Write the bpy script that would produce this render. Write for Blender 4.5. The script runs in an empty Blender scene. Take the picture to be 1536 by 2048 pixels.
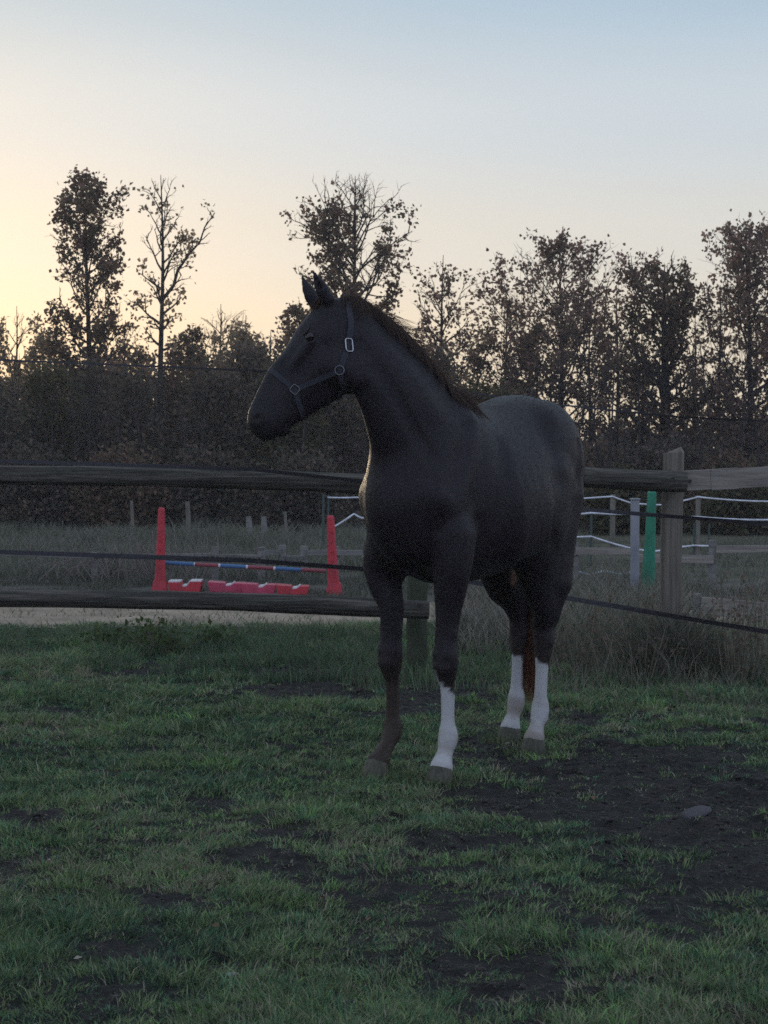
import bpy, math, random
import numpy as np
from mathutils import Vector, Matrix
from mathutils.bvhtree import BVHTree

random.seed(7)
rng = np.random.default_rng(11)
R = math.radians
S = bpy.context.scene
COL = S.collection

# ------------------------------------------------------------ camera, sky, sun, exposure
CAM_H = 1.45
F_PX = 4000.0            # focal length in pixels of a 1536 x 2048 frame
PITCH = math.atan(134.0 / F_PX)      # the camera looks slightly down, horizon above the middle
cam_d = bpy.data.cameras.new('camera')
cam = bpy.data.objects.new('camera', cam_d)
COL.objects.link(cam)
cam.location = (0, 0, CAM_H)
cam.rotation_euler = (math.pi / 2 - PITCH, 0, 0)
cam_d.sensor_fit = 'VERTICAL'
cam_d.sensor_height = 36.0
cam_d.lens = F_PX / 2048 * 36.0
cam_d.clip_start = 0.1
cam_d.clip_end = 2000
cam_d.dof.use_dof = True
cam_d.dof.focus_distance = 9.0
cam_d.dof.aperture_fstop = 13.0
S.camera = cam

SUN_AZ = -17.0           # degrees from the view axis, negative = picture left
SUN_EL = 3.2
world = bpy.data.worlds.new('World')
S.world = world
world.use_nodes = True
wn = world.node_tree
wn.nodes.clear()
w_out = wn.nodes.new('ShaderNodeOutputWorld')
w_sky = wn.nodes.new('ShaderNodeTexSky')
w_sky.sky_type = 'NISHITA'
w_sky.sun_disc = False
w_sky.sun_elevation = R(SUN_EL)
w_sky.sun_rotation = R(SUN_AZ)
w_sky.dust_density = 1.5
w_bg = wn.nodes.new('ShaderNodeBackground')
w_bg.inputs['Strength'].default_value = 0.010
wn.links.new(w_sky.outputs[0], w_bg.inputs[0])
# thin high cloud veils the evening sky: a pale cream horizon under soft blue, warmer towards the sun
w_tc = wn.nodes.new('ShaderNodeTexCoord')
w_sep = wn.nodes.new('ShaderNodeSeparateXYZ')
wn.links.new(w_tc.outputs['Generated'], w_sep.inputs[0])


def sky_ramp(stops):
    r = wn.nodes.new('ShaderNodeValToRGB')
    el = r.color_ramp.elements
    for i, (p, c) in enumerate(stops):
        e = el[i] if i < 2 else el.new(p)
        e.position = p; e.color = (*c, 1)
    r.color_ramp.interpolation = 'B_SPLINE' if False else 'EASE'
    return r


w_front = sky_ramp([(0.0, (0.66, 0.59, 0.45)), (1.0, (0.38, 0.47, 0.60)), (0.05, (0.66, 0.61, 0.51)), (0.10, (0.60, 0.605, 0.58)), (0.16, (0.50, 0.57, 0.63)),
                    (0.23, (0.33, 0.46, 0.58)), (0.45, (0.38, 0.48, 0.58))])
w_back = sky_ramp([(0.0, (0.52, 0.57, 0.82)), (1.0, (0.40, 0.49, 0.68)), (0.12, (0.56, 0.62, 0.90)), (0.3, (0.48, 0.57, 0.82))])
for r_ in (w_front, w_back):
    wn.links.new(w_sep.outputs[2], r_.inputs[0])
w_dot = wn.nodes.new('ShaderNodeVectorMath'); w_dot.operation = 'DOT_PRODUCT'
w_dot.inputs[1].default_value = (math.sin(R(SUN_AZ)) * math.cos(R(SUN_EL)), math.cos(R(SUN_AZ)) * math.cos(R(SUN_EL)), math.sin(R(SUN_EL)))
wn.links.new(w_tc.outputs['Generated'], w_dot.inputs[0])
w_mr = wn.nodes.new('ShaderNodeMapRange'); w_mr.inputs[1].default_value = -0.6; w_mr.inputs[2].default_value = 0.85
w_mr.interpolation_type = 'SMOOTHSTEP'
wn.links.new(w_dot.outputs['Value'], w_mr.inputs[0])
w_mix = wn.nodes.new('ShaderNodeMix'); w_mix.data_type = 'RGBA'
wn.links.new(w_mr.outputs[0], w_mix.inputs['Factor']); wn.links.new(w_back.outputs[0], w_mix.inputs[6]); wn.links.new(w_front.outputs[0], w_mix.inputs[7])
w_acos = wn.nodes.new('ShaderNodeMath'); w_acos.operation = 'ARCCOSINE'
wn.links.new(w_dot.outputs['Value'], w_acos.inputs[0])
w_glow = wn.nodes.new('ShaderNodeMapRange'); w_glow.inputs[1].default_value = R(28); w_glow.inputs[2].default_value = 0.0; w_glow.interpolation_type = 'LINEAR'
wn.links.new(w_acos.outputs[0], w_glow.inputs[0])
w_pow = wn.nodes.new('ShaderNodeMath'); w_pow.operation = 'POWER'; w_pow.inputs[1].default_value = 2.2
wn.links.new(w_glow.outputs[0], w_pow.inputs[0])
w_gc = wn.nodes.new('ShaderNodeMix'); w_gc.data_type = 'RGBA'; w_gc.blend_type = 'ADD'
w_gc.inputs[7].default_value = (0.28, 0.20, 0.055, 1)
wn.links.new(w_pow.outputs[0], w_gc.inputs['Factor']); wn.links.new(w_mix.outputs[2], w_gc.inputs[6])
# faint streaks of the highest cloud
w_map = wn.nodes.new('ShaderNodeMapping'); w_map.inputs['Scale'].default_value = (2.2, 2.2, 14.0); w_map.inputs['Rotation'].default_value = (0.0, 0.22, 0.3)
w_nz = wn.nodes.new('ShaderNodeTexNoise'); w_nz.inputs['Scale'].default_value = 2.6; w_nz.inputs['Detail'].default_value = 5
wn.links.new(w_tc.outputs['Generated'], w_map.inputs[0]); wn.links.new(w_map.outputs[0], w_nz.inputs['Vector'])
w_nr = wn.nodes.new('ShaderNodeMapRange'); w_nr.inputs[1].default_value = 0.3; w_nr.inputs[2].default_value = 0.7; w_nr.inputs[3].default_value = 0.988; w_nr.inputs[4].default_value = 1.012
wn.links.new(w_nz.outputs['Fac'], w_nr.inputs[0])
w_vm = wn.nodes.new('ShaderNodeVectorMath'); w_vm.operation = 'SCALE'
wn.links.new(w_gc.outputs[2], w_vm.inputs[0]); wn.links.new(w_nr.outputs[0], w_vm.inputs['Scale'])
w_bg2 = wn.nodes.new('ShaderNodeBackground'); w_bg2.inputs['Strength'].default_value = 0.92
wn.links.new(w_vm.outputs[0], w_bg2.inputs[0])
w_add = wn.nodes.new('ShaderNodeAddShader')
wn.links.new(w_bg.outputs[0], w_add.inputs[0]); wn.links.new(w_bg2.outputs[0], w_add.inputs[1])
wn.links.new(w_add.outputs[0], w_out.inputs[0])

sun_d = bpy.data.lights.new('sun', 'SUN')
sun = bpy.data.objects.new('sun', sun_d)
COL.objects.link(sun)
sun_d.energy = 0.7
sun_d.angle = R(0.53)
sun_d.color = (1.0, 0.78, 0.52)
to_sun = Vector((math.sin(R(SUN_AZ)) * math.cos(R(SUN_EL)), math.cos(R(SUN_AZ)) * math.cos(R(SUN_EL)), math.sin(R(SUN_EL))))
sun.rotation_euler = to_sun.to_track_quat('Z', 'Y').to_euler()
sun.location = to_sun * 100

S.view_settings.view_transform = 'Standard'
S.view_settings.look = 'None'
S.view_settings.exposure = 0.32
S.view_settings.gamma = 1.0
S.view_settings.use_curve_mapping = False
S.render.filter_size = 1.5
try:
    S.cycles.filter_width = 1.5
    S.cycles.max_bounces = 6
    S.cycles.use_denoising = False
    S.cycles.transparent_max_bounces = 6
    S.cycles.volume_bounces = 0
    S.cycles.caustics_reflective = False
    S.cycles.caustics_refractive = False
except Exception:
    pass


def at(px, py, depth):
    """World point at a depth (metres along Y) that the frame shows at (px, py)."""
    u = (px - 768.0) / F_PX
    v = (1024.0 - py) / F_PX
    dy = math.cos(PITCH) + v * math.sin(PITCH)
    dz = -math.sin(PITCH) + v * math.cos(PITCH)
    k = depth / dy
    return Vector((u * k, depth, CAM_H + dz * k))


def gnd(px, py):
    """World point on level ground that the frame shows at (px, py)."""
    u = (px - 768.0) / F_PX
    v = (1024.0 - py) / F_PX
    dy = math.cos(PITCH) + v * math.sin(PITCH)
    dz = -math.sin(PITCH) + v * math.cos(PITCH)
    k = -CAM_H / dz
    return Vector((u * k, dy * k, 0.0))


# ------------------------------------------------------------ helpers
def tag(o, label=None, cat=None, group=None, kind=None):
    if label: o['label'] = label
    if cat: o['category'] = cat
    if group: o['group'] = group
    if kind: o['kind'] = kind
    return o


def empty(name, loc=(0, 0, 0), rz=0.0):
    o = bpy.data.objects.new(name, None)
    o.empty_display_size = 0.2
    o.location = loc
    o.rotation_euler = (0, 0, rz)
    COL.objects.link(o)
    return o


def mesh_obj(name, me, mat, parent=None, smooth=False):
    o = bpy.data.objects.new(name, me)
    COL.objects.link(o)
    if mat is not None and not me.materials:
        me.materials.append(mat)
    if parent is not None:
        o.parent = parent
    if smooth:
        me.polygons.foreach_set('use_smooth', np.ones(len(me.polygons), dtype=bool))
    return o


def np_mesh(name, verts, faces, colors=None):
    """verts (N,3), faces (M,k) with equal k -> mesh, optional per-vertex colour attribute."""
    verts = np.asarray(verts, dtype=np.float32)
    faces = np.asarray(faces, dtype=np.int32)
    me = bpy.data.meshes.new(name)
    me.vertices.add(len(verts))
    me.vertices.foreach_set('co', verts.ravel())
    k = faces.shape[1]
    me.loops.add(faces.size)
    me.loops.foreach_set('vertex_index', faces.ravel())
    me.polygons.add(len(faces))
    me.polygons.foreach_set('loop_start', np.arange(0, faces.size, k, dtype=np.int32))
    me.polygons.foreach_set('loop_total', np.full(len(faces), k, dtype=np.int32))
    me.update(calc_edges=True)
    if colors is not None:
        ca = me.color_attributes.new('Col', 'FLOAT_COLOR', 'POINT')
        c = np.ones((len(verts), 4), dtype=np.float32)
        c[:, :3] = colors
        ca.data.foreach_set('color', c.ravel())
    return me


class MB:
    """Collects shapes; build() links them as one mesh object."""
    def __init__(self):
        self.v = []; self.f = []; self.c = []; self.col = (1, 1, 1)

    def add(self, vs, fs):
        n = len(self.v)
        self.v += [tuple(p) for p in vs]
        self.c += [self.col] * len(vs)
        self.f += [tuple(i + n for i in f) for f in fs]

    def box(self, c, s, rot=None, bev=0.0, jit=0.0):
        c = Vector(c); hx, hy, hz = s[0] / 2, s[1] / 2, s[2] / 2
        b = min(bev, hx * 0.45, hy * 0.45, hz * 0.45)
        if b <= 0:
            vs = [Vector((x, y, z)) for z in (-hz, hz) for y in (-hy, hy) for x in (-hx, hx)]
            fs = [(0, 2, 3, 1), (4, 5, 7, 6), (0, 1, 5, 4), (2, 6, 7, 3), (0, 4, 6, 2), (1, 3, 7, 5)]
        else:
            vs = []; idx = {}
            for sx in (-1, 1):
                for sy in (-1, 1):
                    for sz in (-1, 1):
                        for ax in range(3):
                            p = [sx * (hx - b), sy * (hy - b), sz * (hz - b)]
                            p[ax] = (sx, sy, sz)[ax] * (hx, hy, hz)[ax]
                            idx[(sx, sy, sz, ax)] = len(vs)
                            vs.append(Vector(p))
            fs = []
            for ax in range(3):
                a1, a2 = (ax + 1) % 3, (ax + 2) % 3
                for s0 in (-1, 1):
                    q = []
                    for (u, w) in ((-1, -1), (1, -1), (1, 1), (-1, 1)):
                        k = [0, 0, 0]; k[ax] = s0; k[a1] = u; k[a2] = w
                        q.append(idx[(k[0], k[1], k[2], ax)])
                    fs.append(tuple(q if s0 > 0 else q[::-1]))
            for ax in range(3):
                a1, a2 = (ax + 1) % 3, (ax + 2) % 3
                for u in (-1, 1):
                    for w in (-1, 1):
                        k0 = [0, 0, 0]; k1 = [0, 0, 0]
                        k0[ax] = -1; k1[ax] = 1
                        k0[a1] = k1[a1] = u; k0[a2] = k1[a2] = w
                        q = [idx[(*k0, a1)], idx[(*k1, a1)], idx[(*k1, a2)], idx[(*k0, a2)]]
                        fs.append(tuple(q if u * w < 0 else q[::-1]))
            for sx in (-1, 1):
                for sy in (-1, 1):
                    for sz in (-1, 1):
                        q = [idx[(sx, sy, sz, i)] for i in range(3)]
                        fs.append(tuple(q if sx * sy * sz > 0 else q[::-1]))
        if jit:
            vs = [p + Vector([random.uniform(-jit, jit) for _ in range(3)]) for p in vs]
        if rot is not None:
            vs = [rot @ p for p in vs]
        self.add([p + c for p in vs], fs)

    def tube(self, pts, rad, n=8, cap=True, sq=1.0, up=None, wob=0.0):
        """Tube through pts with radii rad (number or list)."""
        pts = [Vector(p) for p in pts]
        if not isinstance(rad, (list, tuple)):
            rad = [rad] * len(pts)
        base = len(self.v); vs = []
        t0 = (pts[1] - pts[0]).normalized()
        a = Vector(up) if up is not None else (Vector((0, 0, 1)) if abs(t0.z) < 0.9 else Vector((1, 0, 0)))
        u = (a - t0 * a.dot(t0)).normalized()
        for i, p in enumerate(pts):
            t = (pts[min(i + 1, len(pts) - 1)] - pts[max(i - 1, 0)]).normalized()
            u = (u - t * u.dot(t)).normalized()
            w = t.cross(u)
            for k in range(n):
                an = 2 * math.pi * k / n
                rr = rad[i] * (1 + (random.uniform(-wob, wob) if wob else 0))
                vs.append(p + u * math.cos(an) * rr + w * math.sin(an) * rr * sq)
        fs = []
        for i in range(len(pts) - 1):
            for k in range(n):
                a0 = i * n + k; a1 = i * n + (k + 1) % n
                fs.append((a0, a1, a1 + n, a0 + n))
        if cap:
            fs.append(tuple(range(n - 1, -1, -1)))
            fs.append(tuple((len(pts) - 1) * n + k for k in range(n)))
        self.add(vs, fs)

    def build(self, name, mat, parent=None, smooth=False, colors=False):
        me = bpy.data.meshes.new(name)
        me.from_pydata([tuple(p) for p in self.v], [], self.f)
        me.update()
        if colors:
            ca = me.color_attributes.new('Col', 'FLOAT_COLOR', 'POINT')
            c = np.ones((len(self.v), 4), dtype=np.float32)
            c[:, :3] = np.array(self.c, dtype=np.float32)
            ca.data.foreach_set('color', c.ravel())
        return mesh_obj(name, me, mat, parent, smooth)


def vnoise(x, y, seed=0):
    """Smooth value noise 0..1 of numpy arrays."""
    x = np.asarray(x, dtype=np.float64); y = np.asarray(y, dtype=np.float64)
    xi = np.floor(x).astype(np.int64); yi = np.floor(y).astype(np.int64)
    xf = x - xi; yf = y - yi
    def h(a, b):
        n = (a * 374761393 + b * 668265263 + seed * 974634777) & 0xffffffff
        n = ((n ^ (n >> 13)) * 1274126177) & 0xffffffff
        n = n ^ (n >> 16)
        return (n & 0xffff) / 65535.0
    u = xf * xf * (3 - 2 * xf); v = yf * yf * (3 - 2 * yf)
    return (h(xi, yi) * (1 - u) + h(xi + 1, yi) * u) * (1 - v) + (h(xi, yi + 1) * (1 - u) + h(xi + 1, yi + 1) * u) * v


def fbm(x, y, seed=0, oct=4):
    s = 0; a = 0.5; t = 0
    for i in range(oct):
        s = s + a * vnoise(x * 2 ** i + 17.3 * i, y * 2 ** i - 9.1 * i, seed + i); t += a; a *= 0.55
    return s / t


# ------------------------------------------------------------ materials
def new_mat(name):
    m = bpy.data.materials.new(name)
    m.use_nodes = True
    nt = m.node_tree
    b = nt.nodes['Principled BSDF']
    return m, nt, b


def N(nt, t, **kw):
    n = nt.nodes.new(t)
    for k, v in kw.items():
        setattr(n, k, v)
    return n


def noise_mat(name, c1, c2, scale=(8, 8, 8), rough=0.75, bump=0.3, bscale=40.0, detail=5.0, spec=0.3, c3=None, bdist=0.01):
    m, nt, b = new_mat(name)
    tc = N(nt, 'ShaderNodeTexCoord'); mp = N(nt, 'ShaderNodeMapping')
    mp.inputs['Scale'].default_value = scale
    nt.links.new(tc.outputs['Object'], mp.inputs[0])
    nz = N(nt, 'ShaderNodeTexNoise'); nz.inputs['Scale'].default_value = 1.0
    nz.inputs['Detail'].default_value = detail; nz.inputs['Roughness'].default_value = 0.65
    nt.links.new(mp.outputs[0], nz.inputs['Vector'])
    cr = N(nt, 'ShaderNodeValToRGB')
    cr.color_ramp.elements[0].position = 0.35; cr.color_ramp.elements[0].color = (*c1, 1)
    cr.color_ramp.elements[1].position = 0.65; cr.color_ramp.elements[1].color = (*c2, 1)
    if c3:
        e = cr.color_ramp.elements.new(0.5); e.color = (*c3, 1)
    nt.links.new(nz.outputs['Fac'], cr.inputs[0])
    nt.links.new(cr.outputs[0], b.inputs['Base Color'])
    b.inputs['Roughness'].default_value = rough
    b.inputs['Specular IOR Level'].default_value = spec
    if bump:
        n2 = N(nt, 'ShaderNodeTexNoise'); n2.inputs['Scale'].default_value = bscale / max(scale[0], 1e-3) if False else 1.0
        mp2 = N(nt, 'ShaderNodeMapping'); mp2.inputs['Scale'].default_value = tuple(s * bscale / 8 for s in scale)
        nt.links.new(tc.outputs['Object'], mp2.inputs[0]); nt.links.new(mp2.outputs[0], n2.inputs['Vector'])
        n2.inputs['Detail'].default_value = 4
        bp = N(nt, 'ShaderNodeBump'); bp.inputs['Strength'].default_value = bump; bp.inputs['Distance'].default_value = bdist
        nt.links.new(n2.outputs['Fac'], bp.inputs['Height']); nt.links.new(bp.outputs[0], b.inputs['Normal'])
    return m


def leaf_mat(name, tint=(1, 1, 1), trans=0.4, rough=0.6, spec=0.25):
    """Colour from the 'Col' attribute, light passes through the blade."""
    m, nt, b = new_mat(name)
    at_ = N(nt, 'ShaderNodeVertexColor', layer_name='Col')
    mx = N(nt, 'ShaderNodeMix', data_type='RGBA', blend_type='MULTIPLY')
    mx.inputs['Factor'].default_value = 1.0
    mx.inputs[7].default_value = (*tint, 1)
    nt.links.new(at_.outputs[0], mx.inputs[6])
    nt.links.new(mx.outputs[2], b.inputs['Base Color'])
    b.inputs['Roughness'].default_value = rough
    b.inputs['Specular IOR Level'].default_value = spec
    tr = N(nt, 'ShaderNodeBsdfTranslucent')
    nt.links.new(mx.outputs[2], tr.inputs[0])
    ms = N(nt, 'ShaderNodeMixShader'); ms.inputs[0].default_value = trans
    nt.links.new(b.outputs[0], ms.inputs[1]); nt.links.new(tr.outputs[0], ms.inputs[2])
    nt.links.new(ms.outputs[0], nt.nodes['Material Output'].inputs['Surface'])
    return m
# ------------------------------------------------------------ ground
def px_of(x, y, z=0.0):
    """Frame position (in the 1536 x 2048 photograph) of world points, arrays allowed."""
    dz = z - CAM_H
    f = y * math.cos(PITCH) - dz * math.sin(PITCH); v = y * math.sin(PITCH) + dz * math.cos(PITCH)
    return 768 + F_PX * x / f, 1024 - F_PX * v / f


MUD = [(660, 1365, 170, 38, 1.1), (330, 1345, 200, 20, .5), (880, 1395, 120, 45, .8), (1010, 1500, 130, 40, .6), (1220, 1530, 220, 60, .75), (1400, 1640, 230, 90, 1.05), (1020, 1610, 170, 36, .7), (1480, 1740, 150, 80, .9),
       (1010, 1935, 170, 22, .8), (900, 1690, 90, 22, .5), (230, 1905, 90, 20, .5), (330, 1800, 70, 16, .5), (60, 1650, 50, 18, .5), (540, 1945, 110, 18, .5), (1180, 1440, 110, 30, .5), (1420, 1800, 130, 30, .5), (1060, 1980, 150, 16, .6)]


def mud_at(x, y):
    px, py = px_of(x, y)
    m = np.zeros_like(px)
    for cx, cy, rx, ry, s in MUD:
        m = np.maximum(m, s * np.exp(-(((px - cx) / rx) ** 2 + ((py - cy) / ry) ** 2) * 1.1))
    return m


def cover_at(x, y):
    """0 bare earth .. 1 full grass."""
    m = mud_at(x, y)
    n = fbm(x * 2.6, y * 2.6, 21, 4); n2 = fbm(x * 11, y * 9, 33, 3); n3 = fbm(x * 0.9 + 5, y * 0.9, 41, 2)
    c = 1.05 + (n - 0.5) * 2.3 + (n2 - 0.5) * 2.8 + (n3 - 0.5) * 0.6 - m * 2.7
    return np.clip(c, 0, 1)


# hoof prints pressed into the soft ground: x, y, radius, depth
PRINTS = []
_r = random.Random(5)
while len(PRINTS) < 95:
    y = _r.uniform(5.0, 12.0); x = _r.uniform(-1, 1) * (y * 0.192 + 0.2)
    if float(mud_at(np.array([x]), np.array([y]))[0]) > 0.35 or _r.random() < 0.12:
        PRINTS.append((x, y, _r.uniform(0.045, 0.065), _r.uniform(0.012, 0.030)))


def prints_z(x, y):
    out = np.zeros(np.shape(x)); xr = np.ravel(x); yr = np.ravel(y); o = out.ravel()
    order = np.argsort(yr, kind='stable'); ys = yr[order]
    for px_, py_, r_, d_ in PRINTS:
        i0, i1 = np.searchsorted(ys, (py_ - r_ * 2.2, py_ + r_ * 2.2)); ix = order[i0:i1]
        ix = ix[np.abs(xr[ix] - px_) < r_ * 2.2]
        q = np.hypot(xr[ix] - px_, yr[ix] - py_) / r_
        o[ix] += -d_ * np.exp(-(q / 0.85) ** 4) + d_ * 0.45 * np.exp(-((q - 1.25) / 0.28) ** 2)
    return o.reshape(np.shape(x))


def zg(x, y):
    x = np.asarray(x, dtype=float); y = np.asarray(y, dtype=float)
    fade = np.clip((16.0 - y) / 2.5, 0, 1)
    return ((fbm(x * 0.8, y * 0.8, 2, 3) - 0.5) * 0.05 + (fbm(x * 5, y * 5, 8, 3) - 0.5) * 0.03 + (fbm(x * 15, y * 15, 9, 3) - 0.5) * 0.042 + prints_z(x, y)) * fade


def grid(x0, x1, y0, y1, sx, sy, zf, skew=None):
    nx = int((x1 - x0) / sx) + 1; ny = int((y1 - y0) / sy) + 1
    X, Y = np.meshgrid(np.linspace(x0, x1, nx), np.linspace(y0, y1, ny))
    if skew is not None: X, Y = skew(X, Y)
    V = np.stack([X, Y, zf(X, Y)], 2).reshape(-1, 3)
    i = (np.arange(ny - 1)[:, None] * nx + np.arange(nx - 1)[None, :]).ravel()
    return V, np.stack([i, i + 1, i + nx + 1, i + nx], 1)


soil_m = noise_mat('damp_soil', (0.010, 0.008, 0.010), (0.038, 0.030, 0.029), scale=(14, 14, 14), rough=0.85, bump=1.0, bscale=30, spec=0.2, c3=(0.022, 0.021, 0.017), bdist=0.03, detail=8)
far_m = noise_mat('rough_ground', (0.035, 0.040, 0.022), (0.075, 0.070, 0.045), scale=(0.8, 0.8, 0.8), rough=0.9, bump=0.5, bscale=60, spec=0.1)
sand_m = noise_mat('arena_sand', (0.22, 0.175, 0.125), (0.40, 0.32, 0.23), scale=(1.6, 1.6, 1.6), rough=0.9, bump=0.6, bscale=70, spec=0.1, bdist=0.02)

V, Fc = grid(-420, 420, -60, 780, 12, 12, lambda X, Y: X * 0 - 0.09)
tag(mesh_obj('ground', np_mesh('ground', V, Fc), far_m), kind='structure')
V, Fc = grid(-5, 5, 4.0, 16.6, 0.028, 0.032, zg)
tag(mesh_obj('pasture', np_mesh('pasture', V, Fc), soil_m, smooth=True), kind='structure')
V, Fc = grid(-30, 30, -20, 4.0, 0.5, 0.5, lambda X, Y: X * 0 - 0.02)
tag(mesh_obj('pasture', np_mesh('pasture', V, Fc), soil_m), kind='structure')
for x0, x1 in ((-30, -5), (5, 30)):
    V, Fc = grid(x0, x1, 4.0, 16.6, 0.5, 0.5, lambda X, Y: X * 0 - 0.02)
    tag(mesh_obj('pasture', np_mesh('pasture', V, Fc), soil_m), kind='structure')


def bank_z(x, y):
    """The meadow beyond the arena rises a little towards the wood."""
    t = np.clip((y - 24) / 7, 0, 1)
    return -0.03 + t * t * (3 - 2 * t) * 0.10 * np.clip((3 - x) / 6, 0, 1) + (fbm(x * 0.5, y * 0.5, 13, 3) - 0.5) * 0.08


V, Fc = grid(-26, 26, 15.75, 18.1, 0.2, 0.2, lambda X, Y: (fbm(X * 1.5, Y * 1.5, 6, 3) - 0.5) * 0.03 + 0.012 + 0.016 * np.clip((Y - 15.75) / 0.4, 0, 1))
tag(mesh_obj('sand_path', np_mesh('sand_path', V, Fc), sand_m, smooth=True), kind='structure')
arena_m = noise_mat('arena_ground', (0.060, 0.060, 0.050), (0.12, 0.112, 0.092), scale=(1.1, 1.1, 1.1), rough=0.9, bump=0.6, bscale=70, spec=0.1, bdist=0.02)
V, Fc = grid(-26, 26, 17.9, 22.6, 0.25, 0.25, lambda X, Y: (fbm(X * 1.5, Y * 1.5, 16, 3) - 0.5) * 0.03 + 0.012)
tag(mesh_obj('arena', np_mesh('arena', V, Fc), arena_m, smooth=True), kind='structure')
meadow_m = noise_mat('meadow', (0.055, 0.058, 0.034), (0.12, 0.11, 0.075), scale=(0.9, 0.9, 0.9), rough=0.9, bump=0.6, bscale=50, spec=0.1)
V, Fc = grid(-32, 32, 20.6, 33, 0.4, 0.4, lambda X, Y: bank_z(X, Y) + np.clip((Y - 20.6) / 0.8, 0, 1) * 0.05 - 0.02)
tag(mesh_obj('meadow', np_mesh('meadow', V, Fc), meadow_m, smooth=True), kind='structure')
litter_m = noise_mat('leaf_litter', (0.028, 0.022, 0.017), (0.07, 0.05, 0.035), scale=(1.2, 1.2, 1.2), rough=0.9, bump=0.5, bscale=60, spec=0.1)
V, Fc = grid(-60, 60, 32.6, 90, 1.5, 1.5, lambda X, Y: (fbm(X * 0.2, Y * 0.2, 4, 3) - 0.5) * 0.2 + 0.05)
tag(mesh_obj('forest_floor', np_mesh('forest_floor', V, Fc), litter_m, smooth=True), kind='structure')


brown_m = noise_mat('brown_litter', (0.10, 0.070, 0.045), (0.26, 0.19, 0.125), scale=(9, 9, 9), rough=0.9, bump=1.0, bscale=30, spec=0.1, bdist=0.02)
V, Fc = grid(1.80, 6.5, 12.7, 15.85, 0.06, 0.06, lambda X, Y: zg(X, Y) + 0.030 * np.clip((X - 1.80) / 0.25, 0, 1) * np.clip((Y - 12.7) / 0.4, 0, 1) * np.clip((15.85 - Y) / 0.3, 0, 1) + (fbm(X * 9, Y * 9, 19, 3) - 0.55) * 0.03)
tag(mesh_obj('leafy_ground', np_mesh('leafy_ground', V, Fc), brown_m, smooth=True), kind='structure')


# ------------------------------------------------------------ grass
def blades(name, x, y, z, h, w, lean, cols, mat, parent=None, label=None):
    n = len(x)
    an = rng.uniform(0, 2 * np.pi, n)
    dx, dy = np.cos(an), np.sin(an)
    la = rng.uniform(0, 2 * np.pi, n) if np.isscalar(lean) else lean[1]
    lm = (lean if np.isscalar(lean) else lean[0]) * h
    lx, ly = np.cos(la) * lm, np.sin(la) * lm
    V = np.empty((n, 6, 3), dtype=np.float32)
    for i, (t, ww) in enumerate(((0, 1.0), (0.55, 0.8), (1.0, 0.12))):
        cx = x + lx * t * t; cy = y + ly * t * t; cz = z + h * t * (1 - 0.25 * t * (lm / (h + 1e-6)))
        V[:, i * 2, 0] = cx - dx * w * ww; V[:, i * 2, 1] = cy - dy * w * ww; V[:, i * 2, 2] = cz
        V[:, i * 2 + 1, 0] = cx + dx * w * ww; V[:, i * 2 + 1, 1] = cy + dy * w * ww; V[:, i * 2 + 1, 2] = cz
    b0 = (np.arange(n) * 6)[:, None]
    Fq = np.concatenate([b0 + np.array([[0, 1, 3, 2]]), b0 + np.array([[2, 3, 5, 4]])], 0)
    o = mesh_obj(name, np_mesh(name, V.reshape(-1, 3), Fq, np.repeat(cols, 6, axis=0)), mat, parent)
    return o


grass_m = leaf_mat('grass_blades', trans=0.32, rough=0.55, spec=0.3)
# tufts: each a fan of blades round one crown, closer together towards the camera
def scatter(n, y0, y1, pw):
    y = y0 + (y1 - y0) * rng.random(n) ** pw
    return rng.uniform(-1, 1, n) * (y * 0.192 + 0.55), y


tx, ty = scatter(70000, 4.6, 15.9, 1.25)
cv = cover_at(tx, ty)
kp = rng.random(len(tx)) < cv ** 1.2 * (0.45 + 0.55 * np.clip(ty / 9, 0, 1)) + 0.07
tx, ty, cv = tx[kp], ty[kp], cv[kp]
tn = fbm(tx * 3.0 + 3, ty * 3.0, 51, 3)
tsz = np.where(cv < 0.08, 0.55, 1.0) * np.clip(0.45 + 2.1 * (tn - 0.42) + rng.normal(size=len(tx)) * 0.35, 0.2, 2.2) * (0.5 + 0.6 * cv)
nb = np.clip((6 + 9 * tsz).astype(int), 5, 26)
ti = np.repeat(np.arange(len(tx)), nb)
ra_ = rng.random(len(ti)) ** 0.6 * 0.030 * (0.6 + tsz[ti]); an_ = rng.uniform(0, 2 * np.pi, len(ti))
xx = tx[ti] + np.cos(an_) * ra_; yy = ty[ti] + np.sin(an_) * ra_
far = np.clip((yy - 9.5) / 3.5, 0, 1)
hh = rng.uniform(0.5, 1.15, len(ti)) * 0.029 * tsz[ti] * (1 + far * 0.9) + 0.006
dist = np.clip(yy / 6, 0.9, 2.2)
ww = rng.uniform(0.0010, 0.0022, len(ti)) * dist
green = np.array([0.175, 0.255, 0.098]); olive = np.array([0.210, 0.255, 0.115]); dry = np.array([0.42, 0.38, 0.25]); deep = np.array([0.045, 0.090, 0.050]); blue = np.array([0.100, 0.215, 0.105]); lime = np.array([0.22, 0.38, 0.110])
pal = np.stack([green, olive, deep, blue, lime, dry * 0.7])
gn = fbm(tx * 1.2, ty * 1.2, 61, 3)
r6 = rng.random(len(tx)) + (gn - 0.5) * 0.9
pi_ = np.select([r6 < 0.20, r6 < 0.42, r6 < 0.72, r6 < 0.90, r6 < 0.97], [2, 3, 0, 1, 4], 5)
tc_ = pal[pi_] * rng.uniform(0.6, 1.25, (len(tx), 1))
cl_ = tc_[ti] * rng.uniform(0.7, 1.3, (len(ti), 1))
cl_ = np.where(rng.random((len(ti), 1)) < 0.06, dry * rng.uniform(0.6, 1.1, (len(ti), 1)), cl_)
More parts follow.
